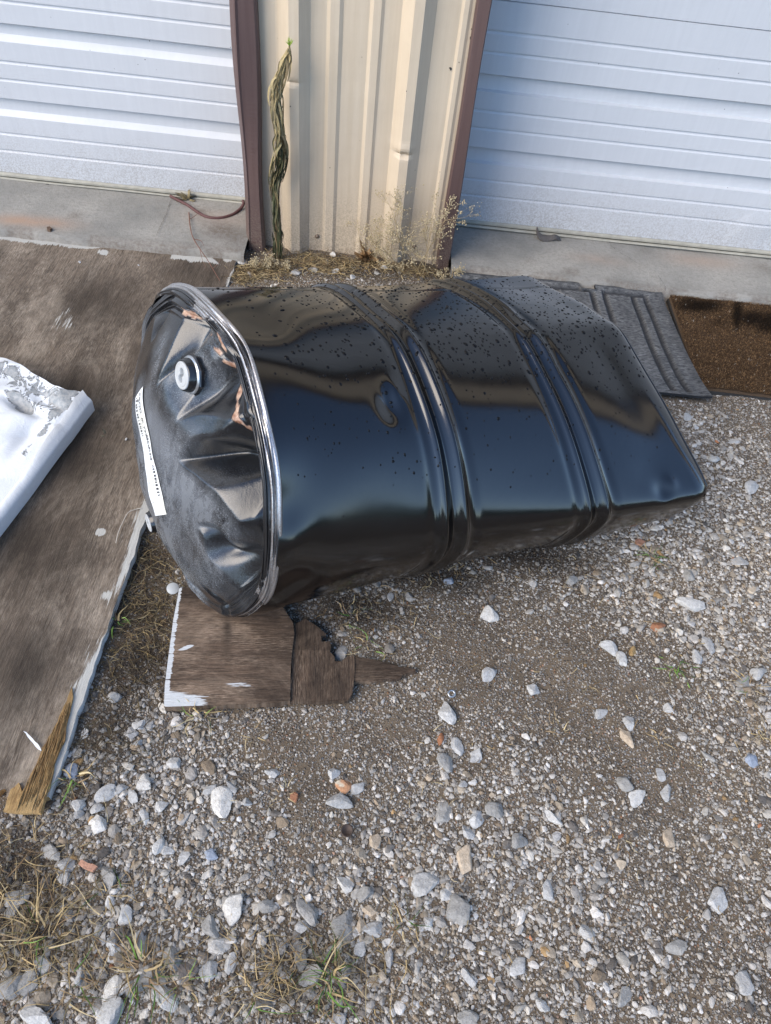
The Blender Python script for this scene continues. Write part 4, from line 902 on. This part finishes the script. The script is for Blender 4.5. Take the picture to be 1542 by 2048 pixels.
# individual larger rocks: (px, py, length px, colour)
RK = [(545, 1542, 26, 0), (669, 1542, 26, 0), (686, 1566, 28, 5), (717, 1570, 26, 0), (678, 1600, 42, 0), (589, 1592, 22, 6), (894, 1518, 38, 3), (954, 1506, 28, 0), (860, 1549, 22, 2), (928, 1565, 22, 0), (886, 1626, 40, 3), (954, 1636, 32, 0), (994, 1620, 34, 3), (753, 1677, 27, 2), (936, 1662, 32, 0), (933, 1714, 40, 2), (847, 1763, 46, 1), (894, 1785, 26, 1), (918, 1818, 46, 3), (691, 1764, 34, 4), (730, 1780, 38, 3), (615, 1815, 44, 3), (534, 1811, 34, 3), (688, 1844, 48, 3), (724, 1845, 28, 2), (740, 1819, 25, 2), (748, 1857, 34, 0), (602, 1852, 30, 0), (860, 1842, 24, 1), (602, 1915, 38, 3), (719, 1894, 26, 0), (625, 1947, 42, 3), (529, 2003, 36, 3), (938, 1951, 28, 0), (934, 2038, 34, 3),
      (196, 1645, 40, 4), (131, 1725, 36, 0), (217, 1752, 40, 3), (101, 1703, 32, 3), (126, 1755, 28, 1), (20, 1794, 32, 0), (15, 1819, 32, 3), (251, 1826, 36, 0), (469, 1809, 50, 4), (416, 1850, 32, 3), (432, 1893, 42, 4), (223, 1887, 24, 0), (278, 1883, 28, 0), (84, 1924, 30, 0), (49, 1961, 38, 3), (17, 1978, 42, 3), (226, 1909, 25, 1), (293, 1957, 40, 3), (322, 1993, 44, 1), (224, 1991, 36, 4), (223, 2028, 48, 0), (67, 2035, 52, 1), (158, 1951, 27, 0), (339, 1917, 34, 3), (374, 1937, 38, 7), (416, 1942, 34, 0), (459, 1924, 30, 0), (288, 1632, 26, 0), (158, 1610, 32, 1), (192, 1613, 26, 0), (320, 1610, 28, 1), (438, 1606, 40, 4), (494, 1600, 24, 0), (315, 1693, 30, 1), (330, 1698, 26, 0), (420, 1706, 24, 8), (366, 1711, 26, 0),
      (347, 1522, 36, 1), (287, 1567, 42, 4), (214, 1586, 32, 0), (238, 1575, 24, 0), (145, 1535, 34, 8), (229, 1392, 28, 3), (263, 1589, 24, 0), (422, 1575, 24, 0), (462, 1570, 22, 0), (278, 1446, 26, 1), (298, 1446, 18, 0), (273, 1484, 22, 0), (167, 1462, 18, 4),
      (979, 1225, 38, 4), (1143, 1158, 24, 3), (979, 1348, 38, 0), (1069, 1377, 30, 0), (1223, 1298, 38, 0), (1246, 1321, 26, 0), (1316, 1254, 26, 6), (1420, 1287, 36, 0), (1395, 1312, 32, 0), (1385, 1206, 38, 1), (1266, 1304, 19, 9), (1258, 1446, 30, 0), (1256, 1473, 32, 2), (1337, 1416, 24, 0), (1250, 1562, 34, 3), (1335, 1581, 26, 0), (1277, 1593, 30, 1), (1325, 1545, 24, 0), (1345, 1672, 30, 2), (1487, 1366, 28, 3), (1514, 1346, 36, 0), (896, 1420, 44, 1), (956, 1506, 30, 0), (912, 1487, 30, 0), (1106, 1635, 26, 1), (1037, 1683, 34, 3), (1420, 1512, 25, 3), (1202, 1423, 26, 0), (1508, 1516, 26, 8), (681, 1298, 27, 0), (1440, 1800, 36, 0), (1100, 1780, 34, 0), (1180, 1865, 30, 1), (1360, 1890, 32, 3), (1490, 1960, 30, 0), (1040, 1930, 28, 0), (1250, 1990, 32, 3), (1090, 2010, 26, 1), (1480, 1120, 30, 0), (1380, 1150, 28, 3), (1500, 980, 26, 0), (1430, 920, 24, 1), (1375, 830, 16, 0), (1395, 850, 16, 1), (1470, 880, 18, 0), (1240, 1180, 26, 3), (820, 1190, 20, 3), (900, 1160, 20, 8),
      (485, 522, 20, 1), (664, 511, 14, 4), (670, 539, 18, 1), (628, 538, 18, 1), (590, 547, 20, 0), (754, 545, 15, 3), (769, 536, 14, 1), (706, 553, 16, 1), (655, 525, 14, 3), (500, 546, 18, 3)]
RC_ = {0: (.38, .375, .36), 1: (.44, .43, .405), 2: (.42, .34, .25), 3: (.28, .27, .25), 4: (.50, .48, .44), 5: (.50, .30, .18), 6: (.26, .12, .065), 7: (.17, .15, .135), 8: (.24, .27, .32), 9: (.30, .20, .09)}
RN = {0: 'pale blue-grey', 1: 'light speckled grey', 2: 'tan', 3: 'dull grey', 4: 'creamy white', 5: 'orange and white', 6: 'rusty brown', 7: 'dark brown-grey', 8: 'slate blue', 9: 'honey brown'}
def zone(x, y):
    if y < 580: return 'against the foot of the tan siding'
    if (x, y) == (681, 1298): return 'tucked in the notch of the plywood scrap'
    if x > 1340 and y < 1000: return 'right of the pointed drum end'
    if y < 1240 and x > 760: return 'close in front of the drum shell'
    if x < 330 and y < 1600: return 'between the plywood sheet and the plywood scrap' if y < 1500 else 'near the splintered corner of the plywood sheet'
    if x < 330: return 'in the lower left gravel by the dry grass' if y > 1780 else 'below the splintered plywood corner'
    if x < 800: return 'in the bottom centre gravel' if y > 1720 else 'in the bare soil below the plywood scrap'
    if x < 1060: return 'in the gravel below the tip of the scrap' if y < 1720 else 'low in the gravel right of centre'
    return 'on the bare track at the right' if y < 1720 else 'in the lower right corner gravel'
used = {}
for i, (x, y, L, c) in enumerate(RK):
    zt = L*.0
    P = g(x, y, .006); dist = np.linalg.norm(P-CAM); Rr_ = .5*L/F*dist*1.12
    rn = np.random.default_rng(500+i); col = np.array(RC_[c])*rn.uniform(1.0, 1.22)
    V, Fq, cc, _ = rock_batch(3, np.array([[0, 0, Rr_*.12]]), np.array([Rr_]), .50, col[None], 900+i, cut=12)
    if c == 5:
        f = Noise(i, 90, dim=3)(V[:, 0], V[:, 1], V[:, 2]) > .45; cc = np.where(f[:, None], [.46, .25, .14], [.56, .49, .38])
    size = 'large' if L >= 40 else ('small' if L < 24 else 'medium'); lb = f'{size} {RN[c]} rock lying {zone(x, y)}'; used[lb] = used.get(lb, 0)+1
    o = link('rock', mesh('rock', V, Fq, False, col=cc), M_STONE, label=lb, cat='rock', group='larger rocks lying loose in the gravel')
    o.location = (P[0], P[1], float(hz(P[0], P[1])))
print('rocks', len(RK), len(used))
# flat orange brick chips
def chip(name, pts, z, th, col, label, cat, mat=None):
    poly = np.array([g(a, b, z) for a, b in pts]); V, Fq = poly_slab(poly, z-th, z, .0005, .006); V[:, 2] += .002*Noise(7, 60)(V[:, 0], V[:, 1])
    o = link(name, mesh(name, V, Fq, False, col=np.tile(col, (len(V), 1))), mat or M_STONE, label=label, cat=cat); return center(o)
chip('brick_chip', [(156, 1727), (162, 1718), (176, 1726), (194, 1732), (184, 1742), (173, 1738)], .014, .008, (.50, .27, .18), 'flat salmon pink brick chip in the lower left gravel', 'brick chip')
chip('brick_chip', [(1272, 1078), (1282, 1076), (1292, 1082), (1284, 1088), (1274, 1086)], .010, .008, (.38, .20, .13), 'small reddish brick chip near the pointed drum end', 'brick chip')

# ---------------------------------------------------------------- DRY GRASS, WEEDS
M_GRASS = tinted('dry_grass', .75, 300, 0, .25, .2)
STRAW = np.array([(.36, .27, .14), (.46, .37, .21), (.28, .20, .11), (.20, .135, .075), (.42, .31, .15)]); GREEN = np.array([(.10, .19, .035), (.16, .26, .06), (.07, .13, .03)])
def tuft(n, c, spread, L0, L1, green=.1, rng=RNG, flatn=.55, w=(.0012, .0032)):
    a = rng.uniform(0, 6.28, n); rr = spread*np.sqrt(rng.uniform(0, 1, n)); B = np.stack([c[0]+rr*np.cos(a), c[1]+rr*np.sin(a), np.full(n, c[2])], 1)
    D = np.stack([np.cos(a)+rng.normal(size=n)*.6, np.sin(a)+rng.normal(size=n)*.6, rng.uniform(.05, flatn+.3, n)], 1)
    isg = rng.uniform(0, 1, n) < green; cc = np.where(isg[:, None], GREEN[rng.integers(0, 3, n)], STRAW[rng.integers(0, 5, n)])*rng.uniform(.7, 1.2, n)[:, None]
    L = rng.uniform(L0, L1, n); V, Fq, col = blades(B, D, L, rng.uniform(*w, n), cc, bend=rng.uniform(.1, .7, n), k=7, lat=.5); V[:, 2] = np.maximum(V[:, 2], c[2]-.004+rng.uniform(0, .004, len(V))); return V, Fq, col
TF = [(285, 1945, 70, .055, .09, .25, 'straw clump with broad green leaves in the lower left gravel'), (150, 1965, 30, .04, .07, .12, 'thin straw tuft at the bottom left'), (660, 1955, 75, .05, .085, .35, 'brown and green grass clump at the bottom centre'), (560, 1935, 50, .05, .07, .08, 'flattened brown straw clump left of the bottom centre green clump'), (90, 1860, 70, .07, .13, .06, 'sprawling straw clump by the left edge above the bottom corner'), (25, 1900, 40, .06, .11, .1, 'long bleached straw tuft at the left edge'), (505, 1990, 45, .04, .07, .1, 'wiry straw tuft near the bottom edge left of centre'), (395, 1435, 34, .03, .055, .3, 'brown tuft with a green tip growing from under the white painted scrap corner'), (1300, 1115, 26, .035, .06, .4, 'sparse green tuft in front of the pointed drum end'), (145, 1560, 34, .03, .06, .25, 'small green-tipped tuft beside the splintered plywood corner'), (232, 1243, 16, .025, .045, .9, 'fresh green sprig against the white plywood edge'), (805, 1850, 36, .03, .06, .15, 'forked straw tuft right of the bottom centre rocks'), (735, 1295, 22, .04, .06, .15, 'pale spidery grass tuft right of the scrap notch'), (1318, 1480, 18, .018, .03, 0, 'tiny golden tuft on the bare track beside a slate rock'), (1345, 1335, 26, .03, .055, .4, 'small green and straw tuft by the right track edge'), (570, 1590, 14, .02, .035, 0, 'golden sprig left of the rusty brown rock'), (508, 1470, 18, .018, .03, 0, 'tiny golden tuft below the plywood scrap'), (1180, 1375, 16, .015, .028, 0, 'tiny straw tuft in the middle of the bare track'), (1500, 1372, 30, .04, .06, .15, 'straw tuft beside pale rocks at the right edge'), (1530, 1465, 26, .03, .05, .05, 'brown straw tuft at the right edge of the picture'), (700, 1240, 24, .03, .05, .1, 'dry tuft under the curved drum shell beside the scrap'), (1115, 1460, 18, .018, .032, 0, 'small golden tuft between two pale chips on the track'), (360, 1970, 30, .04, .06, .2, 'fine bright straw tuft below the dark brown-grey rock'), (220, 1790, 26, .035, .06, .1, 'loose straw tuft in the gravel above the lower left clumps'), (1240, 1690, 12, .015, .03, 0, 'tiny dry sprig in the lower right gravel')]
for i, (x, y, n, L0, L1, gr_, lb) in enumerate(TF):
    rg_ = np.random.default_rng(700+i); P = g(x, y, .004); V, Fq, c = tuft(int(n*.8), np.array([0, 0, .003]), .010+.25*L0, L0*.5, L1*.8, gr_, rg_, w=(.0014, .0040) if gr_ >= .25 else (.0010, .0026))
    o = link('grass_tuft', mesh('grass_tuft', V, Fq, True, col=c), M_GRASS, label=lb, cat='grass tuft', group='grass tufts in the gravel'); o.location = tuple(P)
# loose litter of dead grass
lit = []
def litter(px, py, rx, ry, n, L0, L1, z=.004, dark=1., w=(.0008, .0022)):
    c = g(px, py); x = c[0]+RNG.normal(size=n)*rx; y = c[1]+RNG.normal(size=n)*ry; ok = free(x, y) & (y > -.1); x, y = x[ok], y[ok]; n = len(x)
    B = np.stack([x, y, hz(x, y)+z+RNG.uniform(0, .006, n)], 1); D = RNG.normal(size=(n, 3))*[1, 1, .16]; cc = STRAW[RNG.integers(0, 5, n)]*RNG.uniform(.5, 1.15, n)[:, None]*dark
    lit.append(blades(B, D, RNG.uniform(L0, L1, n), RNG.uniform(*w, n), cc, bend=RNG.uniform(-.1, .3, n), k=6, lat=.5))
for a in ((285, 1150, .05, .06, 420, .012, .05, .004, .6), (300, 1240, .045, .05, 420, .012, .045, .004, .7), (265, 1330, .05, .05, 300, .01, .04, .004, .35), (190, 1480, .05, .06, 260, .01, .04, .004, .25), (30, 1760, .07, .06, 260, .02, .06), (60, 1850, .08, .05, 240, .03, .08), (40, 1950, .07, .06, 120, .03, .07), (620, 1930, .10, .035, 260, .015, .05), (450, 1960, .12, .05, 140, .015, .045), (900, 1130, .2, .03, 120, .01, .04), (740, 1200, .1, .04, 140, .01, .035), (1450, 1440, .12, .12, 60, .01, .03), (800, 1600, .5, .35, 420, .006, .02), (1200, 1300, .4, .3, 160, .006, .018),
          (520, 545, .05, .03, 700, .015, .05), (640, 530, .07, .035, 900, .015, .06), (740, 520, .06, .03, 800, .015, .055), (830, 540, .05, .03, 700, .012, .05), (480, 555, .03, .02, 250, .01, .04)): litter(*a)
Vs, Fs, Cs, n = [], [], [], 0
for V, Fq, c in lit: Vs.append(V); Fs.append(Fq+n); Cs.append(c); n += len(V)
link('dry_grass_litter', mesh('dry_grass_litter', np.concatenate(Vs), np.concatenate(Fs), True, col=np.concatenate(Cs)), M_GRASS, label='dead straw and grass litter strewn over the soil', cat='dry grass', kind='stuff')

# bundled dead weed standing against the siding
wyy = YS-.075
wl = smooth_line([wy(557, 515, wyy), wy(552, 430, wyy), wy(560, 330, wyy), wy(560, 270, wyy), wy(552, 215, wyy), wy(553, 170, wyy), wy(566, 130, wyy), wy(577, 100, wyy), wy(579, 84, wyy)], 120); wl[0, 2] = 0
weed = empty('dead_weed', (wl[0][0], wl[0][1], 0), 'tall dead weed of hanging withered leaves with a green tip by the tan siding', 'weed')
V, Fq = tube(wl, np.linspace(.005, .0018, 120), 7); link('stem', mesh('stem', V, Fq, True, col=np.tile([.16, .11, .06], (len(V), 1))), M_GRASS, weed)
lv = []
for i in range(470):
    t = RNG.uniform(.04, .93)**.9; j = int(t*119); b = wl[j].copy(); a = RNG.uniform(0, 6.28); wd_ = .006+.0085*math.sin(min(1, t*1.15)*3.14)**.5*(.75+.35*math.sin(t*23))
    L = RNG.uniform(.06, .15)*(.8 if t < .85 else .55); k = 9; P = []
    for q in np.linspace(0, 1, k):
        zdrop = L*(q**1.15); jj = max(0, min(119, int(j-zdrop/.0047))); c0 = wl[jj]; r = wd_*(.3+(.7+.5*(i % 5 == 0))*math.sin(q*2.2))
        P.append([c0[0]+r*math.cos(a+.35*math.sin(q*5+i)), c0[1]+r*.8*math.sin(a+.3*math.sin(q*4+i*2)), max(b[2]+.006*math.sin(q*3)-zdrop, .002)])
    P = np.array(P); ww = RNG.uniform(.0016, .0038)*np.sin(np.linspace(.25, 3.0, k))**.7; tw = np.linspace(0, RNG.uniform(-2.5, 2.5), k)+a+1.57; sd_ = np.stack([np.cos(tw), np.sin(tw), .3*np.sin(tw*2)], 1)
    V = np.stack([P-sd_*ww[:, None], P+sd_*ww[:, None]], 1).reshape(-1, 3); ii = np.arange(k-1)*2; Fq = np.stack([ii, ii+1, ii+3, ii+2], 1)
    f = sm(.22, .62, t+RNG.normal()*.14); dark = np.array([.062, .068, .034]); str_ = np.array([.42, .33, .17]); c = dark*(1-f)+str_*f
    if RNG.uniform() < .22: c = np.array([.26, .20, .11])
    lv.append((V, Fq, c*RNG.uniform(.6, 1.3)))
V, Fq, c = join(lv); link('withered_leaves', mesh('withered_leaves', V, Fq, True, col=c), M_GRASS, weed, kind='stuff')
n = 60; tp = wl[-8]; B = np.tile(tp, (n, 1))+RNG.normal(size=(n, 3))*.001; D = RNG.normal(size=(n, 3))*[.45, .45, .3]+[.1, 0, 1]; cc = np.array([(.42, .56, .09), (.55, .66, .18), (.30, .42, .07)])[RNG.integers(0, 3, n)]
V, Fq, c = blades(B, D, RNG.uniform(.008, .022, n), RNG.uniform(.0014, .0026, n), cc, .1, 5); link('green_tip', mesh('green_tip', V, Fq, True, col=c), M_GRASS, weed, label='fresh green leaf tip')

# bleached branching weeds with seed pods
def brush(name, px, py, n, h, lean, label, seed, pods=5, dens_=1.):
    r = np.random.default_rng(seed); b = g(px, py, 0); b[1] = min(b[1], YS-.05); root = empty(name, (b[0], b[1], 0), label, 'weed'); tb = []; pd = []
    def grow(p, d, L, w, lvl):
        P = [p]; k = 6; dd = d.copy()
        for q in range(k): dd = nz(dd+r.normal(size=3)*.10+[0, 0, .02]); p = p+dd*L/k; p[1] = min(p[1], YS-.02); P.append(p)
        tb.append((*tube(np.array(P), np.linspace(w, w*.45, k+1), 4, False), np.array([.42, .33, .19])*r.uniform(.7, 1.15)))
        if lvl < 3:
            for q in range(r.integers(2, 5) if lvl else r.integers(4, 7)):
                j = r.integers(2, k+1); nd = nz(dd+r.normal(size=3)*[.7, .45, .35]); grow(P[j].copy(), nd, L*r.uniform(.35, .6), w*.6, lvl+1)
        if lvl >= 2:
            for q in range(pods):
                if r.uniform() < .6: j = r.integers(1, k+1); c0 = P[j]+r.normal(size=3)*.0035; s_ = r.uniform(.0011, .0020); pd.append((c0+IV1*s_*np.array([1, 1, 1.3]), IF1, np.array([.52, .43, .27])*r.uniform(.7, 1.1)))
    for i in range(n): grow(np.array([b[0]+r.normal()*.02, b[1]+r.normal()*.012, 0.]), nz(np.array([lean+r.normal()*.32, r.normal()*.15-.08, 1.])), h*r.uniform(.65, 1.05), .0011, 0)
    V, Fq, c = join(tb); link('stems', mesh('stems', V, Fq, True, col=c), M_GRASS, root, kind='stuff')
    V, Fq, c = join(pd); link('seed_pods', mesh('seed_pods', V, Fq, True, col=c), M_GRASS, root, kind='stuff')
IV1, IF1 = icos(1)
brush('branching_weed', 832, 548, 7, .21, -.06, 'tall bleached branching weed with seed pods by the right brown trim', 21)
brush('branching_weed', 800, 548, 4, .17, -.62, 'short bleached weed leaning left over the siding screws', 22)
brush('branching_weed', 540, 548, 4, .05, -.2, 'low pale weed with seed pods at the foot of the dead weed', 23, 3)
brush('branching_weed', 885, 556, 3, .045, .7, 'low greenish weed poking out behind the drum by the apron corner', 24, 2)
# withered brown leaf clump at the siding foot
def crumple(name, c, r0, n, colr, label, cat, seed):
    r = np.random.default_rng(seed); L = []
    for i in range(n):
        d = nz(r.normal(size=3)*[1, .8, .7]+[0, 0, .6]); s_ = nz(np.cross(d, r.normal(size=3))); k = 7; t = np.linspace(0, 1, k); ln = r0*r.uniform(.7, 1.5); bnd = r.normal(size=3)*.6
        P = np.array([r0*.25*d+d*ln*q+bnd*ln*q*q*.6 for q in t]); P[:, 2] = np.abs(P[:, 2])+.002; w = r0*.28*np.sin(np.linspace(.3, 3.05, k)); V = np.stack([P-s_*w[:, None], P+np.array([0, 0, .003])*np.sin(t*5)[:, None], P+s_*w[:, None]], 1).reshape(-1, 3)
        L.append((V, gridf(k, 3), np.array(colr)*r.uniform(.55, 1.25)))
    V, Fq, cc = join(L); o = link(name, mesh(name, V, Fq, True, col=cc), M_GRASS, label=label, cat=cat); o.location = tuple(c); return o
crumple('withered_leaves', g(733, 520, .005), .024, 34, (.27, .165, .08), 'clump of withered brown leaves at the foot of the siding', 'dead leaves', 5)
crumple('withered_leaves', g(376, 402, AZ), .020, 15, (.27, .22, .12), 'dried yellowish leaves lying under the brown cord on the left apron', 'dead leaves', 6)
crumple('dry_leaf', g(211, 872, .019), .012, 2, (.27, .235, .16), 'single dry khaki leaf lying on the plywood left of the drum head', 'leaf', 8)
def cord(name, pts, rad, col, label, cat, k=7, n=50, rough=.7):
    L = smooth_line(pts, n); V, Fq = tube(L, rad, k); o = link(name, mesh(name, V, Fq, True), simple(name+'_surface', col, rough, var=.35, sc=250, bump=.0006), label=label, cat=cat); return center(o)
cord('brown_cord', [wy(341, 392, YD-.02), g(352, 398, AZ+.008), g(375, 410, AZ+.006), g(395, 424, AZ+.005), g(415, 434, AZ+.005), g(440, 436, AZ+.005), g(465, 429, AZ+.006), g(480, 418, AZ+.008), g(487, 408, AZ+.016), wy(486, 402, YD-.015)], .0048, (.095, .040, .036), 'reddish brown braided cord looped out from under the left door', 'cord')
twig = empty('twig', tuple(g(400, 480, AZ)), 'thin reddish twig with small forks trailing over the left apron edge', 'twig')
def twigm(P, w): return (*tube(smooth_line(P, 24), np.linspace(w, w*.4, 24), 5), np.array([.17, .085, .06]))
V, Fq, c = join([twigm([g(378, 425, AZ+.006), g(380, 450, AZ+.01), g(386, 475, AZ+.012), g(400, 498, AZ+.02), g(415, 520, .035), g(430, 545, .02), g(440, 562, .02)], .0019), twigm([g(380, 438, AZ+.006), g(392, 430, AZ+.012), g(398, 420, AZ+.01)], .001), twigm([g(388, 478, AZ+.01), g(402, 482, AZ+.018), g(408, 492, AZ+.02)], .0011), twigm([g(400, 500, .035), g(405, 520, .03), g(412, 535, .02)], .0009), twigm([g(425, 538, .03), g(438, 525, .04), g(444, 512, .03)], .0008)])
link('branches', mesh('branches', V, Fq, True, col=c), M_GRASS, twig)
cord('white_string', [g(232, 1086, .019), g(236, 1068, .020), g(243, 1050, .022), g(256, 1026, .022), g(270, 1019, .019), g(283, 1016, .018)], .0011, (.50, .45, .38), 'thin pale string curved on the plywood beside the drum head', 'string', 6)
chip('paint_flake', [(48, 1464), (54, 1466), (66, 1478), (76, 1488), (83, 1502), (76, 1498), (66, 1486), (56, 1475)], .019, .001, (.75, .78, .80), 'white curved paint flake on the lower left plywood', 'paint flake', simple('white_flake', (.72, .74, .76), .5, var=.05))
chip('metal_scrap', [(91, 361), (95, 358), (99, 363), (97, 368), (91, 367)], AZ+.004, .004, (.02, .02, .02), 'tiny black scrap on the left apron', 'scrap', M_DARK)
chip('pebble_flake', [(93, 453), (99, 451), (104, 456), (100, 460), (94, 459)], AZ+.007, .008, (.14, .09, .06), 'small brown pebble at the front edge of the left apron', 'pebble')
# curled dark rubber scrap on the right apron
L = smooth_line([g(1072, 462, AZ+.018), g(1076, 470, AZ+.012), g(1086, 476, AZ+.006), g(1098, 475, AZ+.008), g(1110, 472, AZ+.014), g(1120, 476, AZ+.004)], 40); L2 = L+np.array([.004, -.012, -.004]); L2[:, 2] = np.maximum(L2[:, 2], AZ+.002); L3 = L+np.array([0, .006, .012])*np.linspace(1, .2, 40)[:, None]
V = np.stack([L2, L, L3], 1).reshape(-1, 3); o = link('rubber_scrap', mesh('rubber_scrap', V, gridf(40, 3), True), simple('curled_rubber', (.085, .075, .068), .75, var=.4, sc=150), label='curled dark strip of rubber lying on the right apron', cat='rubber scrap'); md = o.modifiers.new('thick', 'SOLIDIFY'); md.thickness = .003; center(o)
# translucent disc, washer, dark ring
def disc(name, c, N, prof, mat, label, cat):
    V, Fq = lathe(np.array(c), N, prof, 36); o = link(name, mesh(name, V, Fq, True), mat, label=label, cat=cat); return center(o)
disc('plastic_disc', g(346, 1177, .009), (.12, -.25, .95), [(.0001, 0), (.0115, 0), (.0125, .0008), (.0115, .0016), (.0001, .0016)], simple('frosted_plastic', (.42, .43, .42), .4, var=.15), 'round frosted plastic disc by the top corner of the plywood scrap', 'plastic disc')
disc('washer', g(903, 1387, .008), (.1, -.2, .95), [(.0045, 0), (.0078, 0), (.0078, .0016), (.0045, .0016), (.0045, 0)], M_ZINC, 'small shiny steel washer in the gravel right of the scrap tip', 'washer')
disc('bottle_cap', g(694, 1662, .006), (0, -.1, 1), [(.005, 0), (.0095, .001), (.0105, .004), (.009, .0045), (.007, .002), (.0001, .0015)], simple('rusted_cap', (.06, .042, .032), .6, .4, .4, 300), 'rusty dark bottle cap pressed in the soil at the centre bottom', 'bottle cap')
# small stones lying on boards
for px, py, z, c, lb in ((253, 878, .02, (.42, .42, .41), 'tiny pale pebble on the plywood beside the dry leaf'), (160, 524, .02, (.42, .42, .42), 'tiny pale pebble on the upper plywood, left of two'), (277, 530, .02, (.46, .46, .46), 'tiny white pebble on the upper plywood below the white flake'), (1152, 634 if False else 616, .02, (.5, .5, .5), 'tiny white pebble on the rubber mat')):
    P = g(px, py, z); V, Fq, cc, _ = rock_batch(2, np.array([[0, 0, 0.]]), np.array([.0042]), .7, np.array([c]), int(px)); o = link('pebble', mesh('pebble', V, Fq, False, col=cc), M_STONE, label=lb, cat='pebble'); o.location = tuple(P)

# black chips in the siding paint
for px, py, s_ in ((901, 136, 1.8), (944, 58, 1.2), (941, 76, 1.3), (939, 98, 1.0), (581, 212, .9), (918, 124, .7), (813, 182, .8), (830, 340, .6), (660, 335, .8)):
    c = wy(px, py, YS-.003); k = 11; t = np.linspace(0, 2*np.pi, k, endpoint=False); rr2 = .0016*s_*RNG.uniform(.5, 1.5, k); dpt = 0
    xx_ = c[0]; dpt = float(np.interp(xx_, PX[:, 0], PX[:, 1])); c = wy(px, py, YS-dpt-.0006)
    V = np.array([[c[0]+r_*math.cos(a), YS-float(np.interp(c[0]+r_*math.cos(a), PX[:, 0], PX[:, 1]))-.0022, c[2]+r_*1.3*math.sin(a)] for r_, a in zip(rr2, t)]+[[c[0], YS-dpt-.0026, c[2]]])
    link('paint_chip', mesh('paint_chip', V, [[i, (i+1) % k, k] for i in range(k)]), M_DARK, garage)
# cracks in the aprons
def crack(pts, w):
    L = smooth_line([g(a, b, AZ+.0012) for a, b in pts], 60); L += np.stack([.0012*RNG.normal(size=60), .0008*RNG.normal(size=60), 0*L[:, 0]], 1); sd_ = np.array([1., .15, 0]); ww = w*np.abs(1+.6*RNG.normal(size=60))[:, None]
    return np.stack([L-sd_*ww, L+sd_*ww], 1).reshape(-1, 3), gridf(60, 2), (0, 0, 0)
V, Fq, _ = join([crack([(342, 402), (334, 425), (325, 445), (314, 470)], .0007), crack([(1215, 482), (1230, 500), (1255, 515), (1275, 528)], .0006), crack([(1315, 552), (1328, 570), (1330, 582)], .0006)])
V[:, 2] = AZ+.0035; link('apron_crack', mesh('apron_crack', V, Fq), simple('crack_dark', (.13, .115, .095), .9), kind='structure')

# far treeline behind the viewer, reflected along the flank of the drum
tl_ = []
for i in range(26000):
    a = RNG.uniform(math.radians(75), math.radians(285)); d = RNG.uniform(42, 52); hh = 2.9+1.2*math.sin(a*7)+1.2*math.sin(a*17+1); z = hh*RNG.uniform(0, 1)**.8; c = np.array([d*math.sin(a), d*math.cos(a), z]); q = RNG.normal(size=(3, 3))*.32; tl_.append(c+q)
V = np.concatenate(tl_); cl = np.repeat(np.array([.035, .06, .018])*RNG.uniform(.5, 1.5, (len(tl_), 1)), 3, axis=0)
link('treeline', mesh('treeline', V, np.arange(len(V)).reshape(-1, 3), False, col=cl), tinted('far_foliage', .8, 1, 0, .2, .2), label='distant row of dark green trees across the open yard', cat='trees', kind='stuff')
